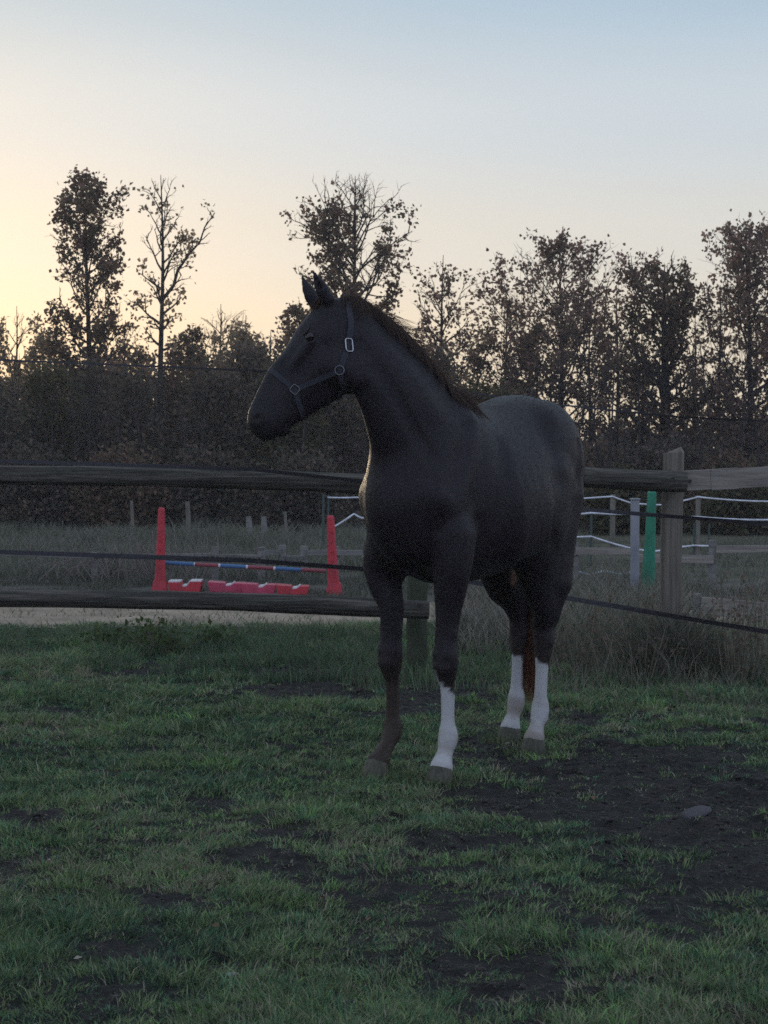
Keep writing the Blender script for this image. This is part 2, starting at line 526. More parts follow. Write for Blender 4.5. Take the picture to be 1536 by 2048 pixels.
wind = fbm(tx * 2.2, ty * 2.2, 71, 2) * 4 * np.pi
la_ = np.where(rng.random(len(ti)) < 0.55, an_, wind[ti] + rng.normal(size=len(ti)) * 0.8)
xx0, yy0 = xx, yy
g = blades('grass', xx, yy, zg(xx, yy) - 0.004, hh, ww, (rng.uniform(0.2, 1.3, len(xx)), la_), cl_, grass_m)
tag(g, 'short trampled green grass growing in tufts over the damp paddock', 'grass', kind='stuff')

# grass standing close round the hooves
XX = []; YY = []
for hx_, hy_ in ((-0.02, 8.66), (0.22, 8.50), (0.64, 9.72), (0.72, 9.33)):
    m_ = 260; a_ = rng.uniform(0, 2 * np.pi, m_); r_ = rng.uniform(0.07, 0.17, m_); XX.append(hx_ + r_ * np.cos(a_) * 1.1); YY.append(hy_ + r_ * np.sin(a_))
xx = np.concatenate(XX); yy = np.concatenate(YY)
cg = np.where(rng.random((len(xx), 1)) < 0.3, olive * 0.8, green * 0.75) * rng.uniform(0.5, 1.2, (len(xx), 1))
g = blades('hoof_grass', xx, yy, zg(xx, yy) - 0.004, rng.uniform(0.02, 0.065, len(xx)), rng.uniform(0.0013, 0.0028, len(xx)), 0.7, cg, grass_m)
tag(g, 'grass blades standing up close around the four hooves', 'grass', kind='stuff')

# rank growth round the foot of the corner post
n = 1900
xx = rng.normal(1.80, 0.20, n); yy = rng.uniform(12.15, 12.75, n)
cg = np.where(rng.random((n, 1)) < 0.45, np.array([[0.20, 0.175, 0.13]]), np.array([[0.070, 0.085, 0.055]])) * rng.uniform(0.5, 1.2, (n, 1))
g = blades('rank_weeds', xx, yy, zg(xx, yy), rng.uniform(0.15, 0.55, n) * np.exp(-((xx - 1.80) / 0.35) ** 2) + 0.05, rng.uniform(0.0015, 0.0035, n), 0.5, cg, grass_m)
tag(g, 'rank half dead weeds hiding the foot of the corner post', 'weeds', kind='stuff')

# trodden straw and dead stalks lying flat on the bare earth
n = 26000
xx, yy = scatter(n, 4.6, 14.0, 1.2)
k = rng.random(n) > cover_at(xx, yy) * 0.9
xx, yy = xx[k], yy[k]
cg = np.where(rng.random((len(xx), 1)) < 0.35, np.array([[0.16, 0.135, 0.10]]), np.array([[0.060, 0.052, 0.038]])) * rng.uniform(0.5, 1.3, (len(xx), 1))
g = blades('trodden_straw', xx, yy, zg(xx, yy) + 0.002, rng.uniform(0.006, 0.014, len(xx)), rng.uniform(0.0012, 0.0028, len(xx)), (rng.uniform(2, 6, len(xx)), rng.uniform(0, 2 * np.pi, len(xx))), cg, grass_m)
tag(g, 'dead stalks and straw trodden into the bare dark earth', 'straw', kind='stuff')

# long dry grass and weeds about the corner post, behind the hind legs
n = 15000
px_ = rng.uniform(1090, 1680, n); dd = 10.3 + 4.0 * rng.random(n) ** 0.75
xx = (px_ - 768) / F_PX * dd; yy = dd
k = fbm(xx * 2.5, yy * 2.5, 81, 3) > 0.43 - 0.12 * np.clip((xx - 1.1), 0, 1)
k &= ~((xx < 1.2) & (yy < 11.2))
k &= ~((px_ > 1365) & (dd > 12.5) & (rng.random(n) < 0.88))
xx, yy = xx[k], yy[k]
hh = rng.uniform(0.10, 0.42, len(xx)) * (0.5 + fbm(xx * 3, yy * 3, 82, 2)) * np.clip((yy - 10.6 + (fbm(xx * 2, yy * 2, 88, 2) - 0.5) * 2.6) / 2.0, 0.10, 1) * np.clip((fbm(xx * 4.5, yy * 4.5, 89, 2) - 0.30) * 3.2, 0.25, 1.4)
cg = np.where(rng.random((len(xx), 1)) < 0.5, np.array([[0.24, 0.21, 0.155]]), np.array([[0.090, 0.125, 0.072]])) * rng.uniform(0.6, 1.2, (len(xx), 1))
# some of it stands as long bent stalks
hh = np.where(rng.random(len(xx)) < 0.06, hh * 1.9 + 0.08, hh)
g = blades('long_grass', xx, yy, zg(xx, yy), hh, rng.uniform(0.0014, 0.003, len(xx)), 0.5, cg, grass_m)
tag(g, 'long half dry grass grown up around the wooden corner post', 'long grass', kind='stuff')

n = 42000
px_ = rng.uniform(880, 1750, n); dd = 13.6 + 6.6 * rng.random(n)
xx = (px_ - 768) / F_PX * dd; yy = dd
k = (fbm(xx * 2.5, yy * 2.5, 181, 3) > 0.38 + 0.10 * (px_ > 1365)) & ~((px_ > 1375) & (dd < 17.2) & (rng.random(n) < 0.93))
xx, yy, px_ = xx[k], yy[k], px_[k]
hh = rng.uniform(0.08, 0.30, len(xx)) * (0.5 + fbm(xx * 3, yy * 3, 182, 2)) * np.where(px_ > 1365, 0.6, 1.0)
cg = np.where(rng.random((len(xx), 1)) < 0.65, np.array([[0.27, 0.24, 0.19]]), np.array([[0.08, 0.095, 0.055]])) * rng.uniform(0.6, 1.2, (len(xx), 1))
g = blades('dry_grass', xx, yy, np.full(len(xx), 0.01), hh, rng.uniform(0.002, 0.005, len(xx)), 0.5, cg, grass_m)
tag(g, 'grey dry grass between the corner post and the riding arena', 'dry grass', kind='stuff')

n = 30000
px_ = rng.uniform(-250, 960, n); dd = 18.0 + 3.6 * rng.random(n)
xx = (px_ - 768) / F_PX * dd; yy = dd
k = fbm(xx * 1.8, yy * 1.8, 281, 3) > 0.44
xx, yy = xx[k], yy[k]
hh = rng.uniform(0.03, 0.13, len(xx)) * (0.4 + fbm(xx * 2, yy * 2, 282, 2)) * (0.6 + 0.9 * np.clip((yy - 19.5) / 1.5, 0, 1))
cg = np.where(rng.random((len(xx), 1)) < 0.5, np.array([[0.16, 0.145, 0.115]]), np.array([[0.085, 0.10, 0.06]])) * rng.uniform(0.6, 1.2, (len(xx), 1))
g = blades('arena_weeds', xx, yy, np.full(len(xx), 0.02), hh, rng.uniform(0.002, 0.005, len(xx)), 0.6, cg, grass_m)
tag(g, 'thin weeds and grass growing over the ground of the disused arena', 'weeds', kind='stuff')

n = 800
xx = rng.uniform(-0.25, 0.8, n); yy = rng.uniform(11.6, 13.2, n)
hh = rng.uniform(0.05, 0.24, n) * (0.3 + 1.2 * fbm(xx * 4, yy * 4, 301, 2))
cg = np.where(rng.random((n, 1)) < 0.3, np.array([[0.15, 0.14, 0.09]]), np.array([[0.12, 0.19, 0.09]])) * rng.uniform(0.6, 1.2, (n, 1))
g = blades('tall_grass', xx, yy, zg(xx, yy), hh, rng.uniform(0.0014, 0.003, n), 0.5, cg, grass_m)
tag(g, 'taller grass grown up in front of the dark greenish post between the forelegs', 'tall grass', kind='stuff')

# verge of taller green grass under the long rails at the left
n = 24000
px_ = rng.uniform(-250, 1000, n); dd = 12.1 + 3.1 * rng.random(n)
xx = (px_ - 768) / F_PX * dd; yy = dd
k = fbm(xx * 1.8, yy * 1.8, 83, 3) > 0.47
xx, yy = xx[k], yy[k]
hh = rng.uniform(0.05, 0.17, len(xx)) * (0.4 + fbm(xx * 3, yy * 3, 84, 2))
cg = np.where(rng.random((len(xx), 1)) < 0.22, np.array([[0.15, 0.14, 0.09]]), np.array([[0.085, 0.145, 0.070]])) * rng.uniform(0.6, 1.2, (len(xx), 1))
g = blades('verge_grass', xx, yy, zg(xx, yy), hh, rng.uniform(0.002, 0.004, len(xx)), 0.6, cg, grass_m)
tag(g, 'dark green verge grass beyond the lower rail beside the sand', 'verge grass', kind='stuff')

n = 5200
px_ = rng.uniform(-250, 1000, n); dd = 15.2 + 2.4 * rng.random(n) ** 1.6
xx = (px_ - 768) / F_PX * dd; yy = dd
k = fbm(xx * 2.4, yy * 2.4, 183, 3) > 0.50
xx, yy = xx[k], yy[k]
hh = rng.uniform(0.03, 0.10, len(xx)); cg = np.where(rng.random((len(xx), 1)) < 0.5, np.array([[0.22, 0.19, 0.13]]), np.array([[0.085, 0.13, 0.065]])) * rng.uniform(0.6, 1.2, (len(xx), 1))
g = blades('edge_weeds', xx, yy, np.full(len(xx), 0.01), hh, rng.uniform(0.002, 0.004, len(xx)), 0.8, cg, grass_m)
tag(g, 'sparse weeds creeping over the edge of the pale sandy strip', 'weeds', kind='stuff')

# rough pale meadow grass beyond the arena
n = 70000
yy = 20.9 + 9.2 * rng.random(n) ** 0.9; xx = rng.uniform(-1, 1, n) * (yy * 0.192 + 1.5)
xx = np.where(xx > yy * 0.14, xx * 1.0, xx)
right = xx > yy * 0.10
k = (fbm(xx * 0.9, yy * 0.9, 85, 3) > 0.36) & ~(right & (rng.random(n) < 0.55))
xx, yy, right = xx[k], yy[k], right[k]
hh = rng.uniform(0.10, 0.36, len(xx)) * (0.35 + fbm(xx * 1.3, yy * 1.3, 86, 3)) * np.where(right, 0.45, 1.0)
gmix = fbm(xx * 0.35, yy * 0.5, 87, 3)[:, None]
cg = (np.array([[0.21, 0.20, 0.15]]) * (1 - gmix) + np.array([[0.11, 0.125, 0.08]]) * gmix) * rng.uniform(0.7, 1.2, (len(xx), 1))
g = blades('meadow_grass', xx, yy, bank_z(xx, yy) + 0.01, hh, rng.uniform(0.004, 0.010, len(xx)), 0.5, cg, grass_m)
tag(g, 'pale rough autumn grass on the bank between the arena and the wood', 'meadow grass', kind='stuff')

# clods and stones on the trodden earth, fallen leaves
clod_m = noise_mat('clod', (0.018, 0.015, 0.016), (0.055, 0.044, 0.040), scale=(40, 40, 40), rough=0.9, bump=0.6)
VV = []; FF = []
ico = [(-1, 0, 1.6), (1, 0, 1.6), (-1, 0, -1.6), (1, 0, -1.6), (0, 1.6, 1), (0, 1.6, -1), (0, -1.6, 1), (0, -1.6, -1), (1.6, 1, 0), (-1.6, 1, 0), (1.6, -1, 0), (-1.6, -1, 0)]
icf = [(0, 4, 1), (0, 9, 4), (9, 5, 4), (4, 5, 8), (4, 8, 1), (8, 10, 1), (8, 3, 10), (5, 3, 8), (5, 2, 3), (2, 7, 3), (7, 10, 3), (7, 6, 10), (7, 11, 6), (11, 0, 6), (0, 1, 6), (6, 1, 10), (9, 0, 11), (9, 11, 2), (9, 2, 5), (7, 2, 11)]
icv = np.array(ico) / 1.887; icf = np.array(icf)
cnt = 0
while cnt < 1100:
    y = 4.8 + 9 * random.random(); x = random.uniform(-1, 1) * (y * 0.192 + 0.4)
    if float(mud_at(np.array([x]), np.array([y]))[0]) + random.random() * 0.5 < 0.62: continue
    s = random.uniform(0.004, 0.014)
    sc = np.array([random.uniform(.7, 1.4), random.uniform(.7, 1.4), random.uniform(.4, .8)]) * s
    v = icv * sc * (1 + rng.normal(size=(12, 1)) * 0.16) + np.array([x, y, float(zg(x, y)) + s * 0.1])
    VV.append(v); FF.append(icf + cnt * 12); cnt += 1
o = mesh_obj('clods', np_mesh('clods', np.concatenate(VV), np.concatenate(FF)), clod_m)
tag(o, 'small dark clods of trodden earth between the tufts', 'clods', kind='stuff')


def leaf_cards(name, P, size, cols, mat, parent=None, flat=0.0, asp=0.62):
    """Folded leaf: two quads sharing a midrib. P (N,3), size (N,)."""
    n = len(P)
    d = rng.normal(size=(n, 3)); d[:, 2] *= (1 - flat); d /= np.linalg.norm(d, axis=1, keepdims=True)
    r = rng.normal(size=(n, 3)); 
    if flat: r[:, :] = np.array([0, 0, 1.0]) + r * (1 - flat)
    s = np.cross(d, r); s /= np.linalg.norm(s, axis=1, keepdims=True) + 1e-9
    nn = np.cross(s, d)
    L = size[:, None]; W = L * asp * 0.5
    base = P; tip = P + d * L; m = P + d * L * 0.45
    l = m - s * W + nn * W * 0.35; rr = m + s * W + nn * W * 0.35
    V = np.stack([base, l, tip, rr], 1).reshape(-1, 3)
    b0 = (np.arange(n) * 4)[:, None]
    Fq = np.concatenate([b0 + np.array([[0, 1, 2]]), b0 + np.array([[0, 2, 3]])], 0)
    return mesh_obj(name, np_mesh(name, V, Fq, np.repeat(cols, 4, axis=0)), mat, parent)


dead_m = leaf_mat('fallen_leaf', trans=0.15, rough=0.6, spec=0.3)
n = 110
yy = 5.0 + 8 * rng.random(n); xx = rng.uniform(-1, 1, n) * (yy * 0.192 + 0.3)
P = np.stack([xx, yy, zg(xx, yy) + rng.uniform(0.01, 0.035, n)], 1)
cg = np.where(rng.random((n, 1)) < 0.3, np.array([[0.30, 0.26, 0.20]]), np.array([[0.13, 0.075, 0.04]])) * rng.uniform(0.6, 1.2, (n, 1))
tag(leaf_cards('fallen_leaves', P, rng.uniform(0.015, 0.035, n), cg, dead_m, flat=0.7), 'a few brown and pale fallen leaves scattered on the grass', 'fallen leaves', kind='stuff')


def stone(px, py, s, label, col=(0.22, 0.21, 0.20), rz=0.0):
    p = gnd(px, py); z = float(zg(p.x, p.y))
    bm_v = []; n = 10; fs = []
    for j, (zz, rr) in enumerate(((0, 1), (0.35, 1.02), (0.7, 0.8), (0.9, 0.4))):
        for i in range(n):
            an = 2 * math.pi * i / n
            q = rr * (1 + 0.15 * math.sin(an * 2 + px) + random.uniform(-.06, .06))
            bm_v.append((s[0] * q * math.cos(an), s[1] * q * math.sin(an), s[2] * zz - 0.006))
    for j in range(3):
        for i in range(n): fs.append((j * n + i, j * n + (i + 1) % n, (j + 1) * n + (i + 1) % n, (j + 1) * n + i))
    fs.append(tuple(3 * n + i for i in range(n)))
    mb = MB(); mb.add(bm_v, fs)
    o = mb.build('stone', noise_mat('stone', tuple(c * .7 for c in col), col, scale=(30, 30, 30), rough=0.7), smooth=True)
    o.location = (p.x, p.y, z + 0.004); o.rotation_euler = (0, 0, rz)
    tag(o, label, 'stone')
    return o


stone(1392, 1632, (0.150, 0.050, 0.020), 'flat grey purple patch lying in the dark mud at the right', (0.050, 0.045, 0.054), rz=1.25)  # low flat lump for a purple-grey patch in the mud
stone(785, 1607, (0.016, 0.016, 0.012), 'tiny pale pebble in the grass just below the fore hooves')
stone(465, 1950, (0.018, 0.014, 0.010), 'tiny pale pebble in the grass near the bottom edge', (0.30, 0.28, 0.26))

# ------------------------------------------------------------ paddock fence
wood_m = noise_mat('weathered_rail', (0.035, 0.031, 0.028), (0.135, 0.118, 0.10), scale=(1.6, 30, 30), rough=0.85, bump=1.0, bscale=20, spec=0.15, c3=(0.065, 0.062, 0.048))
post_m = noise_mat('weathered_post', (0.10, 0.088, 0.070), (0.23, 0.20, 0.155), scale=(24, 24, 1.4), rough=0.85, bump=0.5, bscale=20, spec=0.15)
pale_m = noise_mat('pale_rail', (0.17, 0.155, 0.13), (0.32, 0.285, 0.235), scale=(1.4, 24, 24), rough=0.85, bump=0.5, bscale=20, spec=0.15)
end_m = noise_mat('end_grain', (0.03, 0.026, 0.022), (0.06, 0.05, 0.04), scale=(30, 30, 30), rough=0.9)


def log(name, a, b, r0, r1, mat, parent, flat=1.0, n=14, wob=0.03, sag=0.0, ends=True):
    """A peeled log from a to b: slightly crooked, knots, cut ends; flat < 1 squashes it across."""
    a = Vector(a); b = Vector(b); L = (b - a).length; m = max(4, int(L / 0.14))
    pts = []; rad = []
    ph = random.uniform(0, 6)
    for i in range(m + 1):
        f = i / m
        off = Vector((0, 0.010 * math.sin(f * 7 + ph), 0.012 * math.sin(f * 5 + ph * 2) - sag * 4 * f * (1 - f)))
        pts.append(a.lerp(b, f) + off * min(1, L / 2)); rad.append((r0 + (r1 - r0) * f) * (1 + 0.03 * math.sin(f * 19 + ph)))
    rad[0] *= 0.96; rad[-1] *= 0.96
    mb = MB(); mb.tube(pts, rad, n=n, sq=flat, wob=wob, up=(0, 0, 1))
    return mb.build(name, mat, parent, smooth=False)


fence = empty('paddock_fence', (0, 12.6, 0))
tag(fence, 'weathered wooden rail fence of thick logs closing the paddock behind the horse', 'fence')
FP = lambda px, py, d: at(px, py, d) - Vector((0, 12.6, 0))


dark_post_m = noise_mat('dark_green_post', (0.040, 0.050, 0.030), (0.070, 0.082, 0.050), scale=(24, 24, 6), rough=0.9, bump=0.5, bscale=20, spec=0.1)  # darker and greener than the other posts


def fpost(px, top, d, r, flat=1.0, mat=None):
    t = FP(px, top, d); b = Vector((t.x - 0.01, t.y, -0.25))
    mb = MB(); m = 9; pts = []; rad = []
    for i in range(m + 1):
        f = i / m
        pts.append(b.lerp(t, f) + Vector((0.006 * math.sin(f * 6 + px), 0, 0))); rad.append(r * (1.05 - 0.07 * f) * (1 + 0.02 * math.sin(f * 17 + px)))
    pts.append(t + Vector((0, 0, 0.012))); rad.append(r * 0.82)
    mb.tube(pts, rad, n=16, wob=0.02)
    return mb.build('post', mat or post_m, fence)


fpost(-160, 912, 12.62, 0.075)
fpost(838, 925, 12.66, 0.064, mat=dark_post_m)
fpost(1346, 905, 12.78, 0.070)
fpost(1985, 900, 12.95, 0.070)
log('rail', FP(-1050, 930, 12.45), FP(-140, 943, 12.45), 0.065, 0.067, wood_m, fence)
log('rail', FP(-160, 943, 12.45), FP(862, 973, 12.47), 0.058, 0.064, wood_m, fence)
log('rail', FP(-1050, 1165, 12.42), FP(-140, 1190, 12.42), 0.055, 0.056, wood_m, fence)
log('rail', FP(-160, 1189, 12.42), FP(858, 1219, 12.42), 0.056, 0.060, wood_m, fence)
log('rail', FP(820, 947, 12.50), FP(1372, 961, 12.60), 0.060, 0.066, wood_m, fence)
# squared rail running off to the right from the corner
ra = FP(1366, 962, 12.80); rb = FP(2010, 928, 12.98)
mb = MB(); mm = 12
dirv = (rb - ra)
for i in range(mm):
    p = ra.lerp(rb, (i + 0.5) / mm); mb.box(p, (dirv.length / mm * 1.001, 0.05, 0.130 + 0.004 * math.sin(i * 2.1)), rot=dirv.to_track_quat('X', 'Z').to_matrix(), bev=0.004 if i in (0, mm - 1) else 0)
mb.build('rail', pale_m, fence)
# iron brackets / nails holding the rails at the posts
nail_m, nt, b = new_mat('rusty_iron'); b.inputs['Base Color'].default_value = (0.05, 0.035, 0.028, 1); b.inputs['Metallic'].default_value = 0.6; b.inputs['Roughness'].default_value = 0.6
for px, py, d in ((838, 1210, 12.335), (838, 968, 12.39), (1346, 958, 12.53), (1380, 962, 12.765)):
    mb = MB(); p = FP(px, py, d); mb.tube([p, p + Vector((0, 0.03, 0))], 0.012, n=8); mb.build('nail', nail_m, fence)
# insulators carrying the tapes
ins_m, nt, b = new_mat('black_insulator'); b.inputs['Base Color'].default_value = (0.012, 0.012, 0.013, 1); b.inputs['Roughness'].default_value = 0.4

tape_m = noise_mat('brown_tape', (0.016, 0.015, 0.018), (0.034, 0.031, 0.033), scale=(60, 60, 60), rough=0.6, bump=0.1)


def ribbon_tape(name, pts, w, label, cat='tape', mat=tape_m, group=None, th=0.002, tilt=0.0, sub=6):
    """Flat woven tape through pts, standing on edge, sagging between them."""
    P = [Vector(p) for p in pts]; Q = []
    for i in range(len(P) - 1):
        for j in range(sub):
            f = j / sub; Q.append(P[i].lerp(P[i + 1], f) - Vector((0, 0, 0.0)))
    Q.append(P[-1])
    vs = []; fs = []
    for i, q in enumerate(Q):
        t = (Q[min(i + 1, len(Q) - 1)] - Q[max(i - 1, 0)]).normalized()
        s = t.cross(Vector((0, 0, 1))).normalized(); tw = tilt * math.sin(i * 0.37)
        u = (Vector((0, 0, 1)) * math.cos(tw) + s * math.sin(tw)) * (w / 2); s = s * th
        vs += [q - u - s, q - u + s, q + u + s, q + u - s]
    for i in range(len(Q) - 1):
        a = i * 4
        for k in range(4): fs.append((a + k, a + (k + 1) % 4, a + 4 + (k + 1) % 4, a + 4 + k))
    fs += [(0, 1, 2, 3), tuple((len(Q) - 1) * 4 + k for k in (3, 2, 1, 0))]
    mb = MB(); mb.add(vs, fs)
    o = mb.build(name, mat)
    tag(o, label, cat, group)
    return o


ribbon_tape('fence_tape', [at(-700, 700, 12.3), at(-160, 712, 12.3), at(0, 720, 12.3), at(530, 742, 12.35), at(836, 772, 12.4), at(1123, 810, 12.5), at(1345, 833, 12.6), at(1536, 843, 12.7), at(1985, 850, 12.8)], 0.012,
            'dark electric tape strung highest, above the top rails and across the trees', tilt=0.5)
ribbon_tape('fence_tape', [at(-700, 905, 12.33), at(-160, 918, 12.33), at(0, 922, 12.33), at(500, 938, 12.34), at(836, 975, 12.38), at(1180, 1020, 12.2), at(1345, 1033, 12.0), at(1536, 1048, 11.9), at(1985, 1070, 11.8)], 0.024,
            'dark tape lying along the left top rail, dropping below the pale rail at the right', tilt=0.4)
ribbon_tape('fence_tape', [at(-700, 1080, 12.30), at(-160, 1098, 12.32), at(0, 1104, 12.32), at(500, 1121, 12.34), at(836, 1146, 12.3), at(1128, 1195, 12.1), at(1345, 1232, 11.9), at(1536, 1264, 11.7), at(1985, 1340, 11.5)], 0.030,
            'dark tape strung between the two left rails and sloping low past the corner post', tilt=0.4)

# ------------------------------------------------------------ riding arena furniture
def plastic(name, col, rough=0.4):
    return noise_mat(name, tuple(c * 0.62 + 0.008 for c in col), col, scale=(9, 9, 5), rough=rough, bump=0.05, spec=0.4)


red_m = plastic('red_plastic', (0.55, 0.032, 0.045)); pink_m = plastic('pink_plastic', (0.56, 0.055, 0.11)); green_m = plastic('green_plastic', (0.012, 0.24, 0.13))
glint_p = plastic('glint_white', (0.75, 0.72, 0.70)); dark_p = plastic('dark_hole', (0.03, 0.01, 0.01))


def wing(top, base_y, d, w0, w1, mat, label, foot=1.0, slots=True, name='jump_stand', lean=0.0):
    """Plastic jump stand: hollow tapering column with a row of cup holes on a flared foot."""
    t = at(top[0], top[1], d); s = F_PX / d
    H = t.z; xb = (top[2] - 768) / s; root = empty(name, (xb, d, 0)); tag(root, label, 'jump stand', 'plastic jump stands in the riding arena')
    dx = t.x - xb
    mb = MB(); n = 8; vs = []; fs = []
    lv = [(0.10, w1 * 1.12), (0.20, w1), (H * 0.5, (w0 + w1) / 2), (H - 0.02, w0), (H, w0 * 0.72)]
    for z, w in lv:
        h = w / 2; c = h * 0.35; ox = dx * z / H
        for (a, b_) in ((-h, -h + c), (-h + c, -h), (h - c, -h), (h, -h + c), (h, h - c), (h - c, h), (-h + c, h), (-h, h - c)):
            vs.append((ox + a, b_, z))
    for j in range(len(lv) - 1):
        for i in range(n): fs.append((j * n + i, j * n + (i + 1) % n, (j + 1) * n + (i + 1) % n, (j + 1) * n + i))
    fs.append(tuple(range(n - 1, -1, -1))); fs.append(tuple((len(lv) - 1) * n + i for i in range(n)))
    mb.add(vs, fs); mb.build('column', mat, root)
    mb = MB(); W = w1 * 1.5 * foot; vs = []; fs = []
    for z, a, b_ in ((0, W / 2, W / 2), (0.03, W / 2, W / 2), (0.14, w1 * 0.60, w1 * 0.60)):
        vs += [(-a, -b_, z), (a, -b_, z), (a, b_, z), (-a, b_, z)]
    for j in range(2):
        for i in range(4): fs.append((j * 4 + i, j * 4 + (i + 1) % 4, j * 4 + 4 + (i + 1) % 4, j * 4 + 4 + i))
    fs += [(3, 2, 1, 0), (8, 9, 10, 11)]
    mb.add(vs, fs); mb.build('foot', mat, root)
    if slots:
        k = 0; z = 0.26
        while z < H - 0.08:
            f = z / H; w = w1 + (w0 - w1) * f
            mb = MB(); mb.box((dx * f, -w / 2 - 0.001, z), (w * 0.28, 0.012, 0.02)); mb.build('cup_hole', mat, root); z += 0.09
    return root


wing((323, 1015, 319), 0, 19.3, 0.062, 0.098, red_m, 'left red plastic jump stand, left of the red and pink blocks')
wing((661, 1031, 668), 0, 19.0, 0.070, 0.105, red_m, 'right red plastic jump stand, close to the chest of the horse')
wing((1304, 982, 1296), 0, 18.6, 0.078, 0.115, green_m, 'green plastic jump stand left of the wooden corner post', slots=False)

pole_m = leaf_mat('pole_paint', trans=0.0, rough=0.45, spec=0.4)
segs = [(330, 388, 'b'), (388, 390, 'w'), (390, 437, 'r'), (437, 441, 'w'), (441, 492, 'b'), (492, 496, 'w'), (496, 547, 'r'), (547, 551, 'w'), (551, 602, 'b'), (602, 652, 'r')]
cmap = {'b': (0.05, 0.14, 0.28), 'r': (0.24, 0.05, 0.06), 'w': (0.6, 0.6, 0.6)}
mb = MB(); yline = lambda px: 1126 + (px - 340) * 16 / 310.0
for a, b_, c in segs:
    mb.col = cmap[c]; p = at(a, yline(a), 19.42 - 0.1 * (a - 330) / 320); q = at(b_, yline(b_), 19.42 - 0.1 * (b_ - 330) / 320)
    mb.tube([p, q], 0.019, n=10, cap=True)
o = mb.build('jump_pole', pole_m, colors=True)
tag(o, 'thin jump pole in blue and red stripes held between the red stands', 'pole')


def block(x0, x1, ytop, ybot, d, mat, label, style=0):
    """Plastic cavaletti block: flared box with a stepped cradle in its top edge."""
    s = F_PX / d; W = (x1 - x0) / s; cx = ((x0 + x1) / 2 - 768) / s
    H = at(x0, ytop, d).z; D = 0.26
    root = empty('cavaletti_block', (cx, d, 0)); tag(root, label, 'jump block', 'plastic jump blocks lined up on the sand')
    prof = [(-0.5, 1.0), (-0.13, 1.0), (-0.08, 0.72), (0.06, 0.72), (0.16, 1.03), (0.5, 1.03)] if style == 0 else [(-0.5, 1.06), (-0.05, 0.98), (0.0, 0.76), (0.14, 0.80), (0.22, 0.96), (0.5, 0.96)]
    mb = MB(); vs = []; fs = []
    n = len(prof)
    for sy in (-1, 1):
        for fx, fz in prof: vs.append((fx * W, sy * D / 2, H * fz))
        for fx, fz in prof: vs.append((fx * W * 0.84, sy * D / 2 * 1.05, 0.0))
    m = 2 * n
    for i in range(n - 1):
        fs.append((n + i, n + i + 1, i + 1, i)); fs.append((m + n + i + 1, m + n + i, m + i, m + i + 1))
        fs.append((i, i + 1, m + i + 1, m + i))
    fs.append((0, m, m + n, n)); fs.append((n - 1, 2 * n - 1, m + 2 * n - 1, m + n - 1))
    mb.add(vs, fs); mb.build('shell', mat, root)
    mb = MB(); rim = 0.012  # pale strips stand in for the sun's glint on the block tops
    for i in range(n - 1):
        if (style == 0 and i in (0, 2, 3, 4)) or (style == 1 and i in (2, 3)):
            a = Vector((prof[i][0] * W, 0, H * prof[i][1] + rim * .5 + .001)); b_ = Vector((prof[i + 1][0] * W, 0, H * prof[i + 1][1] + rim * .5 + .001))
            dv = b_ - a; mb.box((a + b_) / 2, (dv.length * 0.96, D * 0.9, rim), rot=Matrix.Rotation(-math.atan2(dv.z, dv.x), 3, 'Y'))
    mb.build('top_glint', glint_p, root)


block(338, 404, 1163, 1190, 19.05, red_m, 'leftmost jump block, bright red with sun glints painted pale on its top', 0)
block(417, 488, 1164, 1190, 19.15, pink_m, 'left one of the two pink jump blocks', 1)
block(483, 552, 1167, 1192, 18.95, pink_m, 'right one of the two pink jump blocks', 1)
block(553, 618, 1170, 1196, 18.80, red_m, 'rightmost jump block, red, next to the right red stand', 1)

# grey plastic post beside the green stand
gp = at(1270, 1000, 18.3)
mb = MB(); mb.box((0, 0, gp.z / 2), (0.076, 0.076, gp.z), bev=0.008); mb.box((0, 0, gp.z + 0.008), (0.086, 0.086, 0.016), bev=0.004)
o = mb.build('grey_post', noise_mat('grey_post', (0.20, 0.21, 0.22), (0.30, 0.31, 0.32), scale=(8, 8, 3), rough=0.6)); o.location = (gp.x, 18.3, 0)
tag(o, 'pale grey square post standing left of the green jump stand', 'post')


def board_fence(loc_y, posts, boards, label, mat_b, mat_p, pw=0.075, name='board_fence'):
    root = empty(name, (0, loc_y, 0)); tag(root, label, 'fence')
    for px, top in posts:
        t = at(px, top, loc_y); mb = MB(); mb.box((t.x, 0, (t.z - 0.15) / 2), (pw, pw, t.z + 0.15), bev=0.006, jit=0.003); mb.build('post', mat_p, root)
    for (x0, y0, x1, y1, th) in boards:
        a = at(x0, y0, loc_y); b_ = at(x1, y1, loc_y); a.y = b_.y = -pw / 2 - 0.016
        dv = b_ - a; mb = MB(); mb.box((a + b_) / 2, (dv.length, 0.028, th), rot=Matrix.Rotation(-math.atan2(dv.z, dv.x), 3, 'Y'), bev=0.003, jit=0.002); mb.build('board', mat_b, root)
    return root


